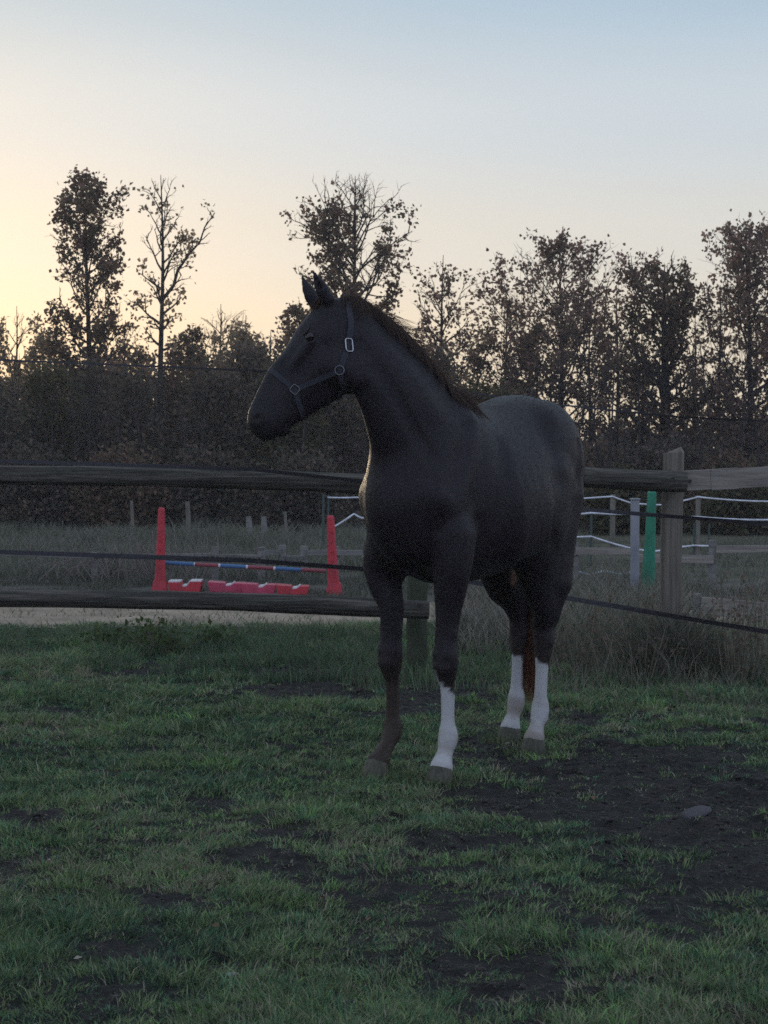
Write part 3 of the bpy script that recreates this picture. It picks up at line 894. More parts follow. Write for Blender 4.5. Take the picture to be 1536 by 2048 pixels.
gray_b = noise_mat('grey_board', (0.13, 0.125, 0.11), (0.24, 0.225, 0.20), scale=(2, 20, 20), rough=0.85, bump=0.3)
board_fence(20.9, [(-230, 1100), (-20, 1102), (190, 1104), (430, 1093), (523, 1094)], [(-430, 1103, -20, 1105, 0.05), (-22, 1105, 190, 1112, 0.05), (190, 1112, 430, 1109, 0.035), (-430, 1160, -20, 1164, 0.06), (-20, 1165, 250, 1171, 0.06), (250, 1171, 430, 1174, 0.06), (430, 1110, 523, 1112, 0.03)],
            'low grey board fence edging the arena on the left, half overgrown', gray_b, gray_b)
board_fence(21.4, [(565, 1090), (608, 1092), (672, 1092), (760, 1090)], [(530, 1105, 563, 1104, 0.055), (572, 1116, 606, 1116, 0.055), (614, 1105, 660, 1104, 0.06), (672, 1105, 760, 1106, 0.06)],
            'short broken stretch of low board fence behind the right red stand', gray_b, gray_b)
board_fence(19.8, [(1150, 1085), (1425, 1080), (1640, 1078)], [(1040, 1104, 1150, 1103, 0.075), (1150, 1102, 1262, 1102, 0.07), (1262, 1116, 1425, 1118, 0.085), (1430, 1098, 1640, 1096, 0.075)],
            'low board fence edging the arena on the right behind the corner post', pale_m, gray_b)
board_fence(16.2, [(1395, 1186), (1700, 1196)], [(1400, 1211, 1545, 1224, 0.15), (1547, 1226, 1720, 1240, 0.15)],
            'lowest pale kickboard on the ground right of the corner post', pale_m, gray_b, pw=0.06, name='kickboard')

# white rope fence beyond the arena
rope_m = plastic('white_rope', (0.80, 0.82, 0.84), 0.5)
rf = empty('rope_fence', (0, 24.0, 0)); tag(rf, 'fence of thin stakes and sagging white ropes beyond the arena', 'fence')


def rope(pts, r, mat=rope_m, name='rope', yo=0.0):
    P = [at(x, y, 24.0) - Vector((0, 24.0, 0)) for x, y in pts]; Q = []
    for i in range(len(P) - 1):
        p0 = P[max(0, i - 1)]; p3 = P[min(len(P) - 1, i + 2)]
        for j in range(5):
            f = j / 5; q = P[i].lerp(P[i + 1], f); q.z -= 0.10 * f * (1 - f) * (P[i + 1] - P[i]).length * 0.5; q.y = yo; Q.append(q)
    q = P[-1]; q.y = yo; Q.append(q)
    mb = MB(); mb.tube(Q, r, n=6); return mb.build(name, mat, rf, smooth=True)


rope([(655, 995), (712, 995), (960, 1000), (1225, 993), (1262, 1006), (1325, 1010), (1396, 994), (1536, 1003), (1720, 994)], 0.010)
rope([(668, 1054), (708, 1028), (722, 1036), (960, 1040), (1182, 1026), (1262, 1028), (1330, 1032), (1396, 1034), (1536, 1040), (1720, 1030)], 0.012)
rope([(960, 1085), (1155, 1074), (1182, 1073), (1262, 1097), (1308, 1103), (1360, 1094), (1388, 1091), (1418, 1092), (1536, 1095)], 0.012)
stake_m = noise_mat('stake_wood', (0.12, 0.11, 0.085), (0.22, 0.20, 0.16), scale=(10, 10, 3), rough=0.85); thin_m = plastic('green_stake', (0.05, 0.09, 0.085))
for px, top, r, m_ in ((655, 990, 0.012, thin_m), (645, 988, 0.016, thin_m), (960, 996, 0.02, stake_m), (1225, 989, 0.035, stake_m), (1182, 1022, 0.014, thin_m), (1396, 991, 0.032, stake_m), (1388, 1046, 0.012, thin_m), (1418, 1048, 0.012, thin_m), (1640, 990, 0.03, stake_m)):
    t = at(px, top, 24.0); mb = MB(); mb.tube([(t.x, 0.04, -0.1), (t.x + 0.01, 0.04, t.z)], [r, r * 0.9], n=8); mb.build('stake', m_, rf)
# a pale blue rope lying in the dry grass
P = [at(1110 + 14 * i, 1143 + 3 * math.sin(i * 1.3), 20.6) for i in range(13)]
for p in P: p.z = 0.13 + 0.02 * math.sin(p.x * 20)
mb = MB(); mb.tube(P, 0.013, n=6); o = mb.build('loose_rope', plastic('pale_rope', (0.42, 0.52, 0.56), 0.5)); tag(o, 'loose pale blue rope lying in the dry grass right of the hind leg', 'rope')
# green tangle of net in the grass behind the near foreleg
P = []
for i in range(60):
    an = i * 0.7; P.append((0.11 * math.cos(an * 1.3) + 0.02 * math.sin(i), 0.05 * math.sin(an), 0.05 + 0.045 * math.sin(an * 2.1)))
mb = MB(); mb.tube([Vector(p) for p in P], 0.007, n=5); o = mb.build('green_twine', plastic('green_twine', (0.03, 0.20, 0.12), 0.5)); q = gnd(905, 1225); o.location = (q.x, q.y, 0.0)
tag(o, 'tangled green twine in the grass behind the white stockinged foreleg', 'twine')
# far wooden stakes at the foot of the wood
for px, top, d, w in ((263, 1008, 29, 0.05), (375, 1010, 28.5, 0.07), (570, 1030, 28.6, 0.05), (497, 1040, 28.4, 0.09), (527, 1040, 28.8, 0.09)):
    t = at(px, top, d); mb = MB(); mb.tube([(0, 0, -0.1), (0.01, 0, t.z * 0.5), (0.0, 0, t.z)], [w * .55, w * .5, w * .45], n=7, wob=0.05); o = mb.build('old_post', gray_b if w > 0.08 else stake_m); o.location = (t.x, d, 0.05)
    tag(o, {263: 'leftmost thin old post at the foot of the wood', 375: 'grey leaning old post at the foot of the wood above the left blocks', 570: 'slim dark old post at the foot of the wood, nearest the right red stand',
            497: 'left one of two thick grey stumps at the foot of the wood', 527: 'right one of two thick grey stumps at the foot of the wood'}[px], 'post', 'old posts at the edge of the wood')

# ------------------------------------------------------------ trees
bark_m = noise_mat('bark', (0.022, 0.018, 0.016), (0.050, 0.042, 0.036), scale=(14, 14, 4), rough=0.9, bump=0.4)
crown_m = leaf_mat('autumn_leaves', trans=0.58, rough=0.6, spec=0.2)


def rand_perp(d):
    v = Vector((random.gauss(0, 1), random.gauss(0, 1), random.gauss(0, 1))); v = v - d * v.dot(d)
    return v.normalized()


def leaf_cols(n, tone):
    """Brown, russet and olive leaves."""
    base = {'brown': [(0.238, 0.147, 0.105), (0.175, 0.112, 0.077), (0.126, 0.112, 0.063)], 'olive': [(0.077, 0.084, 0.039), (0.105, 0.098, 0.046), (0.140, 0.105, 0.056)],
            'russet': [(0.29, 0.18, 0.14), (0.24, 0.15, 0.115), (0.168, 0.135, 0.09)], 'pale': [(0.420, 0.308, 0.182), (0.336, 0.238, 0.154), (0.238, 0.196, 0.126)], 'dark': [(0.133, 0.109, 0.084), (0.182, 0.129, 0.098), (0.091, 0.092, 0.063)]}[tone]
    b = np.array(base)[rng.integers(0, 3, n)]
    return b * rng.uniform(0.6, 1.35, (n, 1))


def tree(px, top, d, hw, bottom, dens, label, tone='brown', name='oak_tree', bare=0.0, lean=0.0, leaf=0.092, group='trees along the edge of the wood', fork=None, shape='oval', nbr=26, base=0.0, r0=None, seedv=None):
    t = at(px, top, d); H = t.z; s = F_PX / d; W = hw / s
    zb = at(px, bottom, d).z
    bx = t.x - lean
    root = empty(name, (bx, d, base)); tag(root, label, 'tree', group)
    mb = MB(); tw = []
    r0 = r0 or 0.022 * H * 0.55
    m = 12; tp = []
    for i in range(m + 1):
        f = i / m
        tp.append(Vector((lean * f ** 1.5 + 0.035 * math.sin(f * 8 + px) * H * 0.12, 0.03 * math.cos(f * 7 + px) * H * 0.12, H * f)))
    mb.tube(tp, [r0 * (1 - f / m) ** 0.9 + 0.006 for f in range(m + 1)], n=7)

    def trunk(z):
        f = max(0, min(0.9999, z / H)) * m; i = int(f); return tp[i].lerp(tp[i + 1], f - i)

    def branch(p, dirn, L, r, lev):
        k = 4 if lev == 0 else 3; pts = [p.copy()]; q = p.copy(); dd = dirn.copy()
        for i in range(k):
            dd = (dd + rand_perp(dd) * (0.22 if lev == 0 else 0.32) + Vector((0, 0, 0.12 if lev == 0 else 0.05))).normalized(); q = q + dd * (L / k); pts.append(q.copy())
        mb.tube(pts, [r * (1 - 0.75 * i / k) for i in range(k + 1)], n=5 if lev == 0 else (4 if lev == 1 else 3), cap=False)
        if lev < 2:
            nb = max(2, int((6 if lev == 0 else 4.4) * min(1.6, L / (0.9 if lev == 0 else 0.45)) ** 0.6))
            for j in range(nb):
                f = (j + 0.6 + random.uniform(-.25, .25)) / nb; f = min(0.98, 0.22 + 0.78 * f); i = min(k - 1, int(f * k)); b = pts[i].lerp(pts[i + 1], f * k - i)
                ax = (pts[i + 1] - pts[i]).normalized(); nd = (ax * random.uniform(0.5, 0.9) + rand_perp(ax) * random.uniform(0.5, 0.9) + Vector((0, 0, 0.15))).normalized()
                branch(b, nd, L * random.uniform(0.35, 0.55) * (1.15 - 0.4 * f), r * 0.5, lev + 1)
        if lev >= 1:
            for i in range(1, k + 1): tw.append((pts[i], lev, pts[i].z))

    for i in range(nbr):
        f = (i + random.uniform(0.1, 0.9)) / nbr
        z = zb + (H - zb) * f ** 0.9 * 0.96
        if shape == 'oval': pr = math.sin(min(1, 0.18 + f * 0.86) * math.pi) ** 0.6
        elif shape == 'column': pr = 0.55 + 0.45 * math.sin((0.1 + 0.8 * f) * math.pi) if f < 0.8 else 0.7 * (1 - f) / 0.2 + 0.3
        else: pr = 1.05 - 0.85 * f
        an = i * 2.399 + random.uniform(-.5, .5)
        up = 0.35 + 0.9 * f
        dirn = Vector((math.cos(an), math.sin(an), up)).normalized()
        L = W * pr * random.uniform(0.75, 1.15) * 1.12
        branch(trunk(z - 0.35 * L), dirn, L, r0 * 0.36 * (1 - 0.7 * f) + 0.004, 0)
    if fork:
        e = at(fork[0], fork[1], d) - Vector((bx, d, 0)); b = trunk(at(px, fork[2], d).z); pts = [b.lerp(e, i / 6) + Vector((0.05 * math.sin(i * 2), 0.04 * math.cos(i), 0)) * (0 < i < 6) for i in range(7)]
        mb.tube(pts, [r0 * 0.4 * (1 - i / 7) + 0.004 for i in range(7)], n=6)
        for j in range(14):
            f = 0.25 + 0.75 * j / 14; i = min(5, int(f * 6)); bb = pts[i].lerp(pts[i + 1], f * 6 - i); ax = (pts[i + 1] - pts[i]).normalized()
            branch(bb, (ax + rand_perp(ax) * 0.7).normalized(), W * 0.5 * (1.2 - f * 0.6), r0 * 0.15, 1)
    mb.build('trunk', bark_m, root)
    if dens > 0 and tw:
        TP = np.array([tuple(q[0]) for q in tw]); z = TP[:, 2]
        keepb = rng.random(len(TP)) < np.where(z > H - (H - zb) * bare, 0.06, 0.5 + 0.5 * min(1, dens))
        # whole clusters of twigs have kept their leaves, others are bare
        cn = fbm(TP[:, 0] * 2.3 + px, TP[:, 2] * 2.3 + TP[:, 1], int(px) % 97 + 1, 2)
        keepb &= cn > 0.62 - 0.24 * dens
        TP = TP[keepb]
        k = max(1, int(round(3.4 * dens)))
        P = np.repeat(TP, k, axis=0); P = P + rng.normal(size=P.shape) * 0.06
        o = leaf_cards('crown', P, rng.uniform(0.6, 1.15, len(P)) * leaf, leaf_cols(len(P), tone), crown_m, root, asp=0.8)
        o['kind'] = 'stuff'
        return root, len(P)
    return root, 0


cnt_l = 0
TREES = [
    (174, 347, 37.0, 92, 800, 0.95, 'tall slim leafy tree at the far left, dense dark crown like a column', dict(tone='brown', shape='column', nbr=42)),
    (322, 350, 36.0, 62, 700, 0.5, 'slender half bare tree left of the horse with a thin side limb leaning right', dict(tone='pale', shape='column', nbr=24, fork=(430, 425, 600), bare=0.12)),
    (712, 352, 38.0, 138, 620, 0.8, 'round crowned oak right behind the ears of the horse with bare top twigs', dict(tone='brown', nbr=30, bare=0.2, lean=0.15)),
    (885, 510, 39.5, 78, 760, 0.7, 'small sparse tree rising just right of the horse neck', dict(tone='russet', nbr=24, bare=0.15)),
    (1122, 468, 39.0, 175, 860, 0.78, 'broad airy tree above the rump of the horse', dict(tone='russet', nbr=44, shape='oval')),
    (1330, 528, 38.0, 110, 880, 0.85, 'dark trunked tree directly behind the wooden corner post', dict(tone='brown', nbr=40, shape='column', r0=0.16)),
    (1500, 450, 37.5, 140, 930, 0.85, 'tall brown leaved tree at the far right of the wood', dict(tone='russet', nbr=46, shape='column')),
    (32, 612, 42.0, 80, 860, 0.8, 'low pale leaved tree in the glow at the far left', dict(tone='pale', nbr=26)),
    (440, 608, 42.5, 90, 820, 0.75, 'low pale bushy tree between the slender tree and the horse head', dict(tone='pale', nbr=28, bare=0.1)),
    (1235, 570, 42.0, 60, 880, 0.65, 'small tree filling the gap between the broad tree and the dark trunked tree', dict(tone='brown', nbr=30)),
    (1012, 590, 41.0, 70, 860, 1.1, 'small dark tree standing over the back of the horse', dict(tone='brown', nbr=30)),
    (600, 600, 41.5, 60, 800, 1.0, 'small tree hidden behind the forehead of the horse', dict(tone='brown', nbr=24)),
    (1440, 570, 41.0, 60, 900, 0.6, 'slim tree just left of the tall brown tree at the right', dict(tone='brown', nbr=30)),
    (540, 660, 40.5, 55, 820, 0.9, 'low leafy tree left of the horse forehead', dict(tone='brown', nbr=22)),
]
TREES += [
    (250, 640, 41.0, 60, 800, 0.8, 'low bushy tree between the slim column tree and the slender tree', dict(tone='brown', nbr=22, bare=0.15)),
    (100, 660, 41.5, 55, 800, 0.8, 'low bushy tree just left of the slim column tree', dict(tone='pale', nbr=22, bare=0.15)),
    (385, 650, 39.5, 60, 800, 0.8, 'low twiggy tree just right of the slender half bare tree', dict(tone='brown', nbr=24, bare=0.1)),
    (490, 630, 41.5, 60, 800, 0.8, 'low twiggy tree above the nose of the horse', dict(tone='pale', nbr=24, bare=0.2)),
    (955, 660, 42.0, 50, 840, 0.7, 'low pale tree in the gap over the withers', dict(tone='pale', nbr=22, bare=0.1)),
    (1075, 640, 42.0, 60, 880, 0.8, 'slim brown tree left of the broad airy tree', dict(tone='brown', nbr=26)),
    (1180, 620, 40.5, 60, 880, 0.7, 'slim twiggy tree at the right side of the broad airy tree', dict(tone='russet', nbr=26, bare=0.1)),
    (1285, 650, 42.5, 60, 900, 0.8, 'slim low tree left of the dark trunked tree', dict(tone='brown', nbr=26)),
    (1390, 630, 42.0, 60, 900, 0.75, 'slim low tree right of the dark trunked tree', dict(tone='russet', nbr=26, bare=0.1)),
    (1560, 560, 40.0, 70, 900, 0.8, 'brown tree cut off by the right edge', dict(tone='brown', nbr=28)),
]
OFF = [(-95, 560, 40.0, 45, 800, 0.3), (-350, 420, 38.0, 95, 860, 1.0), (-560, 470, 40.0, 120, 860, 1.0), (-800, 430, 39.0, 130, 860, 1.0), (1700, 480, 38.5, 120, 900, 1.2), (1930, 520, 40.0, 130, 900, 1.2)]
for px, top, d, hw, bot, dens, lab, kw in TREES:
    _, c_ = tree(px, top, d, hw, bot, dens, lab, **kw); cnt_l += c_
for i, (px, top, d, hw, bot, dens) in enumerate(OFF):
    _, c_ = tree(px, top, d, hw, bot, dens, ['small sparse tree just beyond the left edge of the view', 'second tree of the wood beyond the left edge', 'third tree of the wood beyond the left edge', 'outermost tree of the wood beyond the left edge', 'first tree of the wood beyond the right edge', 'outermost tree of the wood beyond the right edge'][i], nbr=34, group='trees of the wood outside the picture'); cnt_l += c_
print('leaves on trees', cnt_l)


# thicket below the trees: one bush at a time
def bush(px, top, d, hw, tone, label, n=4200, name='bush', leaf=0.095, base=0.0):
    t = at(px, top, d); s = F_PX / d; W = hw / s; H = t.z
    root = empty(name, (t.x, d, base)); tag(root, label, 'bush', 'bushes along the edge of the wood')
    mb = MB()
    for i in range(9):
        an = random.uniform(0, 6.28); e = Vector((math.cos(an) * W * random.uniform(.2, .8), math.sin(an) * W * 0.5, H * random.uniform(.6, 0.98)))
        m_ = Vector((e.x * 0.35, e.y * 0.4, e.z * 0.55)); mb.tube([Vector((e.x * .08, e.y * .08, -0.1)), m_, e], [0.022, 0.014, 0.004], n=4, cap=False)
        for j in range(5):
            b = m_.lerp(e, random.random()); q = b + Vector((random.gauss(0, .25), random.gauss(0, .25), random.uniform(.05, .4))); mb.tube([b, q], [0.008, 0.003], n=3, cap=False)
    mb.build('stems', bark_m, root)
    # lumpy crown made of many small clusters
    nc = 70; cc = []
    for i in range(nc):
        f = random.random() ** 0.8
        prof = (1 - f * 0.80) ** 0.6; an = random.uniform(0, 6.28); rr = math.sqrt(random.random()) * prof
        cc.append((W * rr * math.cos(an), W * 0.6 * rr * math.sin(an), 0.08 + (H - 0.15) * f))
    cc = np.array(cc); idx = rng.integers(0, nc, n); P = cc[idx] + rng.normal(size=(n, 3)) * np.array([0.14, 0.14, 0.12]) * rng.uniform(0.6, 1.6, (nc, 1))[idx]
    P = P[(P[:, 2] > 0.02)]
    o = leaf_cards('foliage', P, rng.uniform(0.6, 1.2, len(P)) * leaf, leaf_cols(len(P), tone), crown_m, root); o['kind'] = 'stuff'


BUSH = [(-150, 790, 35.2, 110, 'dark'), (-20, 775, 33.5, 110, 'dark'), (95, 735, 35.0, 95, 'olive'), (190, 720, 36.0, 90, 'dark'), (270, 745, 34.0, 90, 'dark'), (360, 715, 36.5, 90, 'brown'), (430, 735, 34.4, 95, 'dark'),
        (510, 700, 35.5, 90, 'dark'), (590, 720, 34.0, 90, 'olive'), (670, 740, 35.0, 90, 'dark'), (760, 740, 36.0, 90, 'dark'), (870, 700, 36.5, 80, 'dark'), (960, 770, 34.6, 80, 'olive'), (1035, 790, 36.6, 75, 'dark'),
        (1110, 915, 33.8, 90, 'dark'), (1200, 900, 35.2, 90, 'brown'), (1290, 905, 34.2, 80, 'dark'), (1370, 890, 35.0, 90, 'dark'), (1460, 920, 33.6, 90, 'brown'), (1545, 925, 35.0, 90, 'dark'), (1650, 860, 34.4, 110, 'dark'),
        (1240, 960, 32.2, 100, 'olive'), (1480, 965, 32.0, 100, 'olive'), (60, 900, 32.2, 110, 'dark'), (240, 905, 32.0, 110, 'brown'), (420, 900, 32.4, 110, 'dark'), (600, 915, 32.0, 110, 'dark')]
BL = ['bush beyond the left edge, under the first trees', 'dark bush at the left edge under the pale tree', 'olive bush left of the slim column tree', 'dark bush at the foot of the slim column tree', 'dark bush between the slim column tree and the slender tree',
      'brown bush at the foot of the slender half bare tree', 'dark bush below the pale bushy tree', 'dark bush left of the horse nose', 'olive bush behind the horse nose', 'dark bush behind the horse cheek', 'dark bush hidden behind the horse neck',
      'dark bush seen over the mane below the small sparse tree', 'olive bush over the withers of the horse', 'dark bush over the croup of the horse', 'low dark bush right of the horse croup', 'low brown bush below the broad airy tree',
      'low dark bush left of the corner post', 'low dark bush behind the top of the corner post', 'low brown bush over the pale right rail', 'low dark bush at the right edge of the wood', 'low dark bush beyond the right edge',
      'low olive bush in front, left of the corner post under the rail', 'low olive bush in front, under the pale right rail', 'knee high dark bush in front of the wood at the left edge', 'knee high brown bush in front of the wood over the left red stand',
      'knee high dark bush in front of the wood over the blocks', 'knee high dark bush in front of the wood by the horse muzzle']
for (px, top, d, hw, tone), lab in zip(BUSH, BL):
    bush(px, top, d, hw, tone, lab)

# the wood behind, read as one mass: low and thick, stems and leaves
n = 170000
xx = rng.uniform(-25, 25, n); yy = rng.uniform(42, 56, n)
pxx = 768 + F_PX * xx / yy
toppy = 765 + 130 * np.clip((pxx - 880) / 120, 0, 1) + (fbm(xx * 0.9, yy * 0.4, 91, 3) - 0.5) * 230
ztop = CAM_H + (890 - toppy) * yy / F_PX
zz = ztop * rng.random(n) ** 0.8
k = fbm(xx * 1.2, zz * 1.2 + yy, 93, 3) > 0.36
P = np.stack([xx, yy, zz], 1)[k]
o = leaf_cards('far_woodland', P, rng.uniform(0.14, 0.28, len(P)), leaf_cols(len(P), 'dark'), crown_m)
tag(o, 'low tangled woodland seen as one dark mass behind the trees', 'woodland', kind='stuff')
mb = MB()
for i in range(520):
    x = random.uniform(-20, 20); y = random.uniform(32, 56) if i % 2 else random.uniform(32, 38); h = random.uniform(1.3, 3.4); w = random.uniform(-.4, .4)
    mb.tube([(x, y, -0.1), (x + w * .4, y, h * .5), (x + w, y, h)], [0.026, 0.016, 0.004], n=4, cap=False)
    for j in range(6):
        z_ = h * random.uniform(.3, .95); a_ = random.uniform(-.5, .5); mb.tube([(x + w * z_ / h, y, z_), (x + w * z_ / h + a_, y + random.uniform(-.2, .2), z_ + random.uniform(.15, .5))], [0.008, 0.002], n=3, cap=False)
o = mb.build('saplings', bark_m); tag(o, 'thin leafless saplings packed in the wood', 'saplings', kind='stuff')


# ------------------------------------------------------------ haze volume: some sunlit mist, mostly added to lift the darks like lens flare
HAZE = 0.0013
mb = MB(); mb.box((0, 50, 6.5), (90, 110, 17)); hz = mb.build('haze', None)  # added volume, mostly standing in for lens flare
hm = bpy.data.materials.new('haze_and_flare'); hm.use_nodes = True; hn = hm.node_tree; hn.nodes.clear()
ho = hn.nodes.new('ShaderNodeOutputMaterial'); pv = hn.nodes.new('ShaderNodeVolumePrincipled')
pv.inputs['Color'].default_value = (0.90, 0.87, 0.87, 1); pv.inputs['Density'].default_value = HAZE; pv.inputs['Anisotropy'].default_value = 0.35
hn.links.new(pv.outputs[0], ho.inputs['Volume']); hz.data.materials.append(hm)
tag(hz, 'thin haze over the paddock and the wood, mostly standing in for lens flare', 'haze', kind='stuff')

# ------------------------------------------------------------ weeds by the fence
def weed(px, py_base, d, h, w, tone, label, n=220, name='nettle_clump', leaf=0.05):
    x = (px - 768) / F_PX * d; z = float(zg(x, d))
    root = empty(name, (x, d, z)); tag(root, label, 'weeds')
    mb = MB(); P = []
    for i in range(16):
        e = Vector((random.gauss(0, w * .5), random.gauss(0, w * .3), h * random.uniform(.5, 1))); b = Vector((e.x * .4, e.y * .4, -0.01)); mb.tube([b, b.lerp(e, .5) + Vector((0, 0, .02)), e], [0.004, 0.003, 0.0015], n=4, cap=False)
        for j in range(n // 16): P.append(tuple(b.lerp(e, random.uniform(.2, 1)) + Vector((random.gauss(0, .025), random.gauss(0, .025), random.gauss(0, .02)))))
    mb.build('stems', grass_stem, root)
    P = np.array(P); o = leaf_cards('leaves', P, rng.uniform(.5, 1.2, len(P)) * leaf, leaf_cols(len(P), tone) * (np.array([0.7, 1.15, 0.8]) if tone == 'olive' else 1), crown_m, root); o['kind'] = 'stuff'


grass_stem = noise_mat('weed_stem', (0.09, 0.08, 0.055), (0.20, 0.17, 0.12), scale=(10, 10, 10), rough=0.8, bump=0)
weed(255, 0, 14.0, 0.24, 0.34, 'olive', 'leafy green nettles below the lower rail at the left', n=420)
weed(330, 0, 13.7, 0.20, 0.22, 'olive', 'small leafy weeds just right of the nettles under the lower rail', n=260)
weed(430, 0, 14.2, 0.17, 0.18, 'olive', 'low green weeds under the lower rail below the pink blocks', n=220)
weed(1330, 0, 12.5, 0.42, 0.22, 'dark', 'dark dead weeds at the foot of the corner post', n=200, leaf=0.035, name='dead_weeds')
weed(1385, 0, 12.2, 0.26, 0.22, 'brown', 'brown dry weeds right of the foot of the corner post', n=200, leaf=0.03, name='dead_weeds')
for i_, (wx, wd_, wh, wt, wl) in enumerate(((1165, 12.2, .42, 'dark', 'dark tall weeds right behind the hind leg'), (1205, 12.9, .50, 'brown', 'tall brown weeds under the top rail, right of the horse rump'), (1285, 12.0, .36, 'dark', 'dark matted weeds just left of the corner post, in front'),
        (1300, 13.3, .50, 'brown', 'tall dry weeds behind the corner post, at its left'), (1420, 12.6, .46, 'dark', 'dark leggy weeds in front of the low kickboard'), (1470, 12.0, .68, 'brown', 'leggy dry weeds below the lowest tape near the right edge'),
        (1515, 12.8, .66, 'dark', 'dark weeds at the right edge under the pale rail'), (1110, 12.6, .40, 'dark', 'dark weeds seen between the hind leg and the rump'), (1375, 13.2, .35, 'brown', 'low brown weeds behind the corner post, at its right'))):
    weed(wx, 0, wd_, wh, 0.22, wt, wl, n=240, leaf=0.030, name='dead_weeds')
weed(1240, 0, 12.4, 0.30, 0.30, 'brown', 'thin dry weeds between the hind leg and the corner post', n=160, leaf=0.025, name='dead_weeds')

# dead bramble tangle on the arena fence
mb = MB()
for i in range(110):
    x = random.gauss(-2.55, 0.50); y = 20.6 + random.uniform(-.1, .5); h = random.uniform(.15, .55); dx = random.uniform(-.5, .5)
    mb.tube([(x, y, 0), (x + dx * .4, y, h), (x + dx * .8, y + .05, h * .85), (x + dx * 1.2, y, h * .2)], [0.006, 0.005, 0.004, 0.003], n=4, cap=False)
o = mb.build('bramble', noise_mat('dry_bramble', (0.12, 0.10, 0.085), (0.22, 0.19, 0.16), scale=(10, 10, 10), rough=0.8, bump=0)); tag(o, 'dry arching bramble tangle over the low fence left of the left red stand', 'bramble', kind='stuff')
# ------------------------------------------------------------ the horse
HO = Vector((0.425, 9.105, 0.0))
HTH = R(33.0)
HF = Vector((-math.sin(HTH), -math.cos(HTH), 0))
HL = Vector((math.cos(HTH), -math.sin(HTH), 0))
H_RZ = math.atan2(HF.y, HF.x)


def to_horse(p):
    q = Vector(p) - HO
    return Vector((q.dot(HF), q.dot(HL), q.z))


HC = 0.0085              # voxel edge of the sculpting grid
LO = np.array([-1.02, -0.62, 0.02]); HI = np.array([1.25, 0.42, 2.30])
DIM = np.ceil((HI - LO) / HC).astype(int) + 1
FIELD = np.full(DIM, 0.5, dtype=np.float32)


def _sub(pmin, pmax, pad):
    i0 = np.maximum(((pmin - pad - LO) / HC).astype(int), 0)
    i1 = np.minimum(((pmax + pad - LO) / HC).astype(int) + 2, DIM)
    ax = [(LO[k] + HC * np.arange(i0[k], i1[k])).astype(np.float32) for k in range(3)]
    X, Y, Z = np.meshgrid(*ax, indexing='ij', sparse=True)
    return (slice(i0[0], i1[0]), slice(i0[1], i1[1]), slice(i0[2], i1[2])), X, Y, Z


def blend(sl, d, k, sub=False):
    A = FIELD[sl]
    if sub:
        d = -d
        h = np.clip(0.5 - 0.5 * (d - A) / k, 0, 1)
        FIELD[sl] = A * h + d * (1 - h) + k * h * (1 - h)
    else:
        h = np.clip(0.5 + 0.5 * (A - d) / k, 0, 1)
        FIELD[sl] = A * (1 - h) + d * h - k * h * (1 - h)


def seg_d(a, b, ra, rb, v, X, Y, Z):
    a = np.array(a, dtype=np.float32); b = np.array(b, dtype=np.float32)
    ab = b - a; L2 = float(ab @ ab) + 1e-9; L = math.sqrt(L2)
    w = ab / L if L > 1e-4 else np.array([0, 0, 1.0])
    v = np.array(v, dtype=float); v = v - w * (v @ w); v /= np.linalg.norm(v)
    u = np.cross(w, v)
    qx, qy, qz = X - a[0], Y - a[1], Z - a[2]
    t = np.clip((qx * ab[0] + qy * ab[1] + qz * ab[2]) / L2, 0, 1)
    px, py, pz = qx - t * ab[0], qy - t * ab[1], qz - t * ab[2]
    r1 = ra[0] + (rb[0] - ra[0]) * t; r2 = ra[1] + (rb[1] - ra[1]) * t
    rc = np.minimum(r1, r2)
    cu = px * u[0] + py * u[1] + pz * u[2]
    cv = px * v[0] + py * v[1] + pz * v[2]
    cw = px * w[0] + py * w[1] + pz * w[2]
    kk = np.sqrt((cu / r1) ** 2 + (cv / r2) ** 2 + (cw / rc) ** 2)
    g = np.sqrt((cu / r1 ** 2) ** 2 + (cv / r2 ** 2) ** 2 + (cw / rc ** 2) ** 2) + 1e-6
    return (kk * (kk - 1) / g).astype(np.float32)


def seg(a, b, ra, rb, v, k=0.03, sub=False):
    """Elliptical cone from a to b; ra, rb = (radius across, radius along v); v = lateral axis."""
    a = np.array(a, dtype=float); b = np.array(b, dtype=float)
    ra = np.atleast_1d(ra); rb = np.atleast_1d(rb)
    if len(ra) == 1: ra = np.array([ra[0], ra[0]])
    if len(rb) == 1: rb = np.array([rb[0], rb[0]])
    rm = max(ra.max(), rb.max())
    sl, X, Y, Z = _sub(np.minimum(a, b) - rm, np.maximum(a, b) + rm, k * 1.3 + 0.03)
    blend(sl, seg_d(a, b, ra, rb, v, X, Y, Z), k, sub)


def ell(c, r, rot=None, k=0.04, sub=False):
    c = np.array(c, dtype=float); r = np.array(r, dtype=float)
    sl, X, Y, Z = _sub(c - r.max(), c + r.max(), k * 1.3 + 0.03)
    q = [X - c[0], Y - c[1], Z - c[2]]
    if rot is None:
        a = [q[i] / r[i] for i in range(3)]; b = [q[i] / r[i] ** 2 for i in range(3)]
    else:
        M_ = np.array(rot)      # rows = local axes
        l = [q[0] * M_[i, 0] + q[1] * M_[i, 1] + q[2] * M_[i, 2] for i in range(3)]
        a = [l[i] / r[i] for i in range(3)]; b = [l[i] / r[i] ** 2 for i in range(3)]
    kk = np.sqrt(a[0] ** 2 + a[1] ** 2 + a[2] ** 2); g = np.sqrt(b[0] ** 2 + b[1] ** 2 + b[2] ** 2) + 1e-6
    blend(sl, (kk * (kk - 1) / g).astype(np.float32), k, sub)


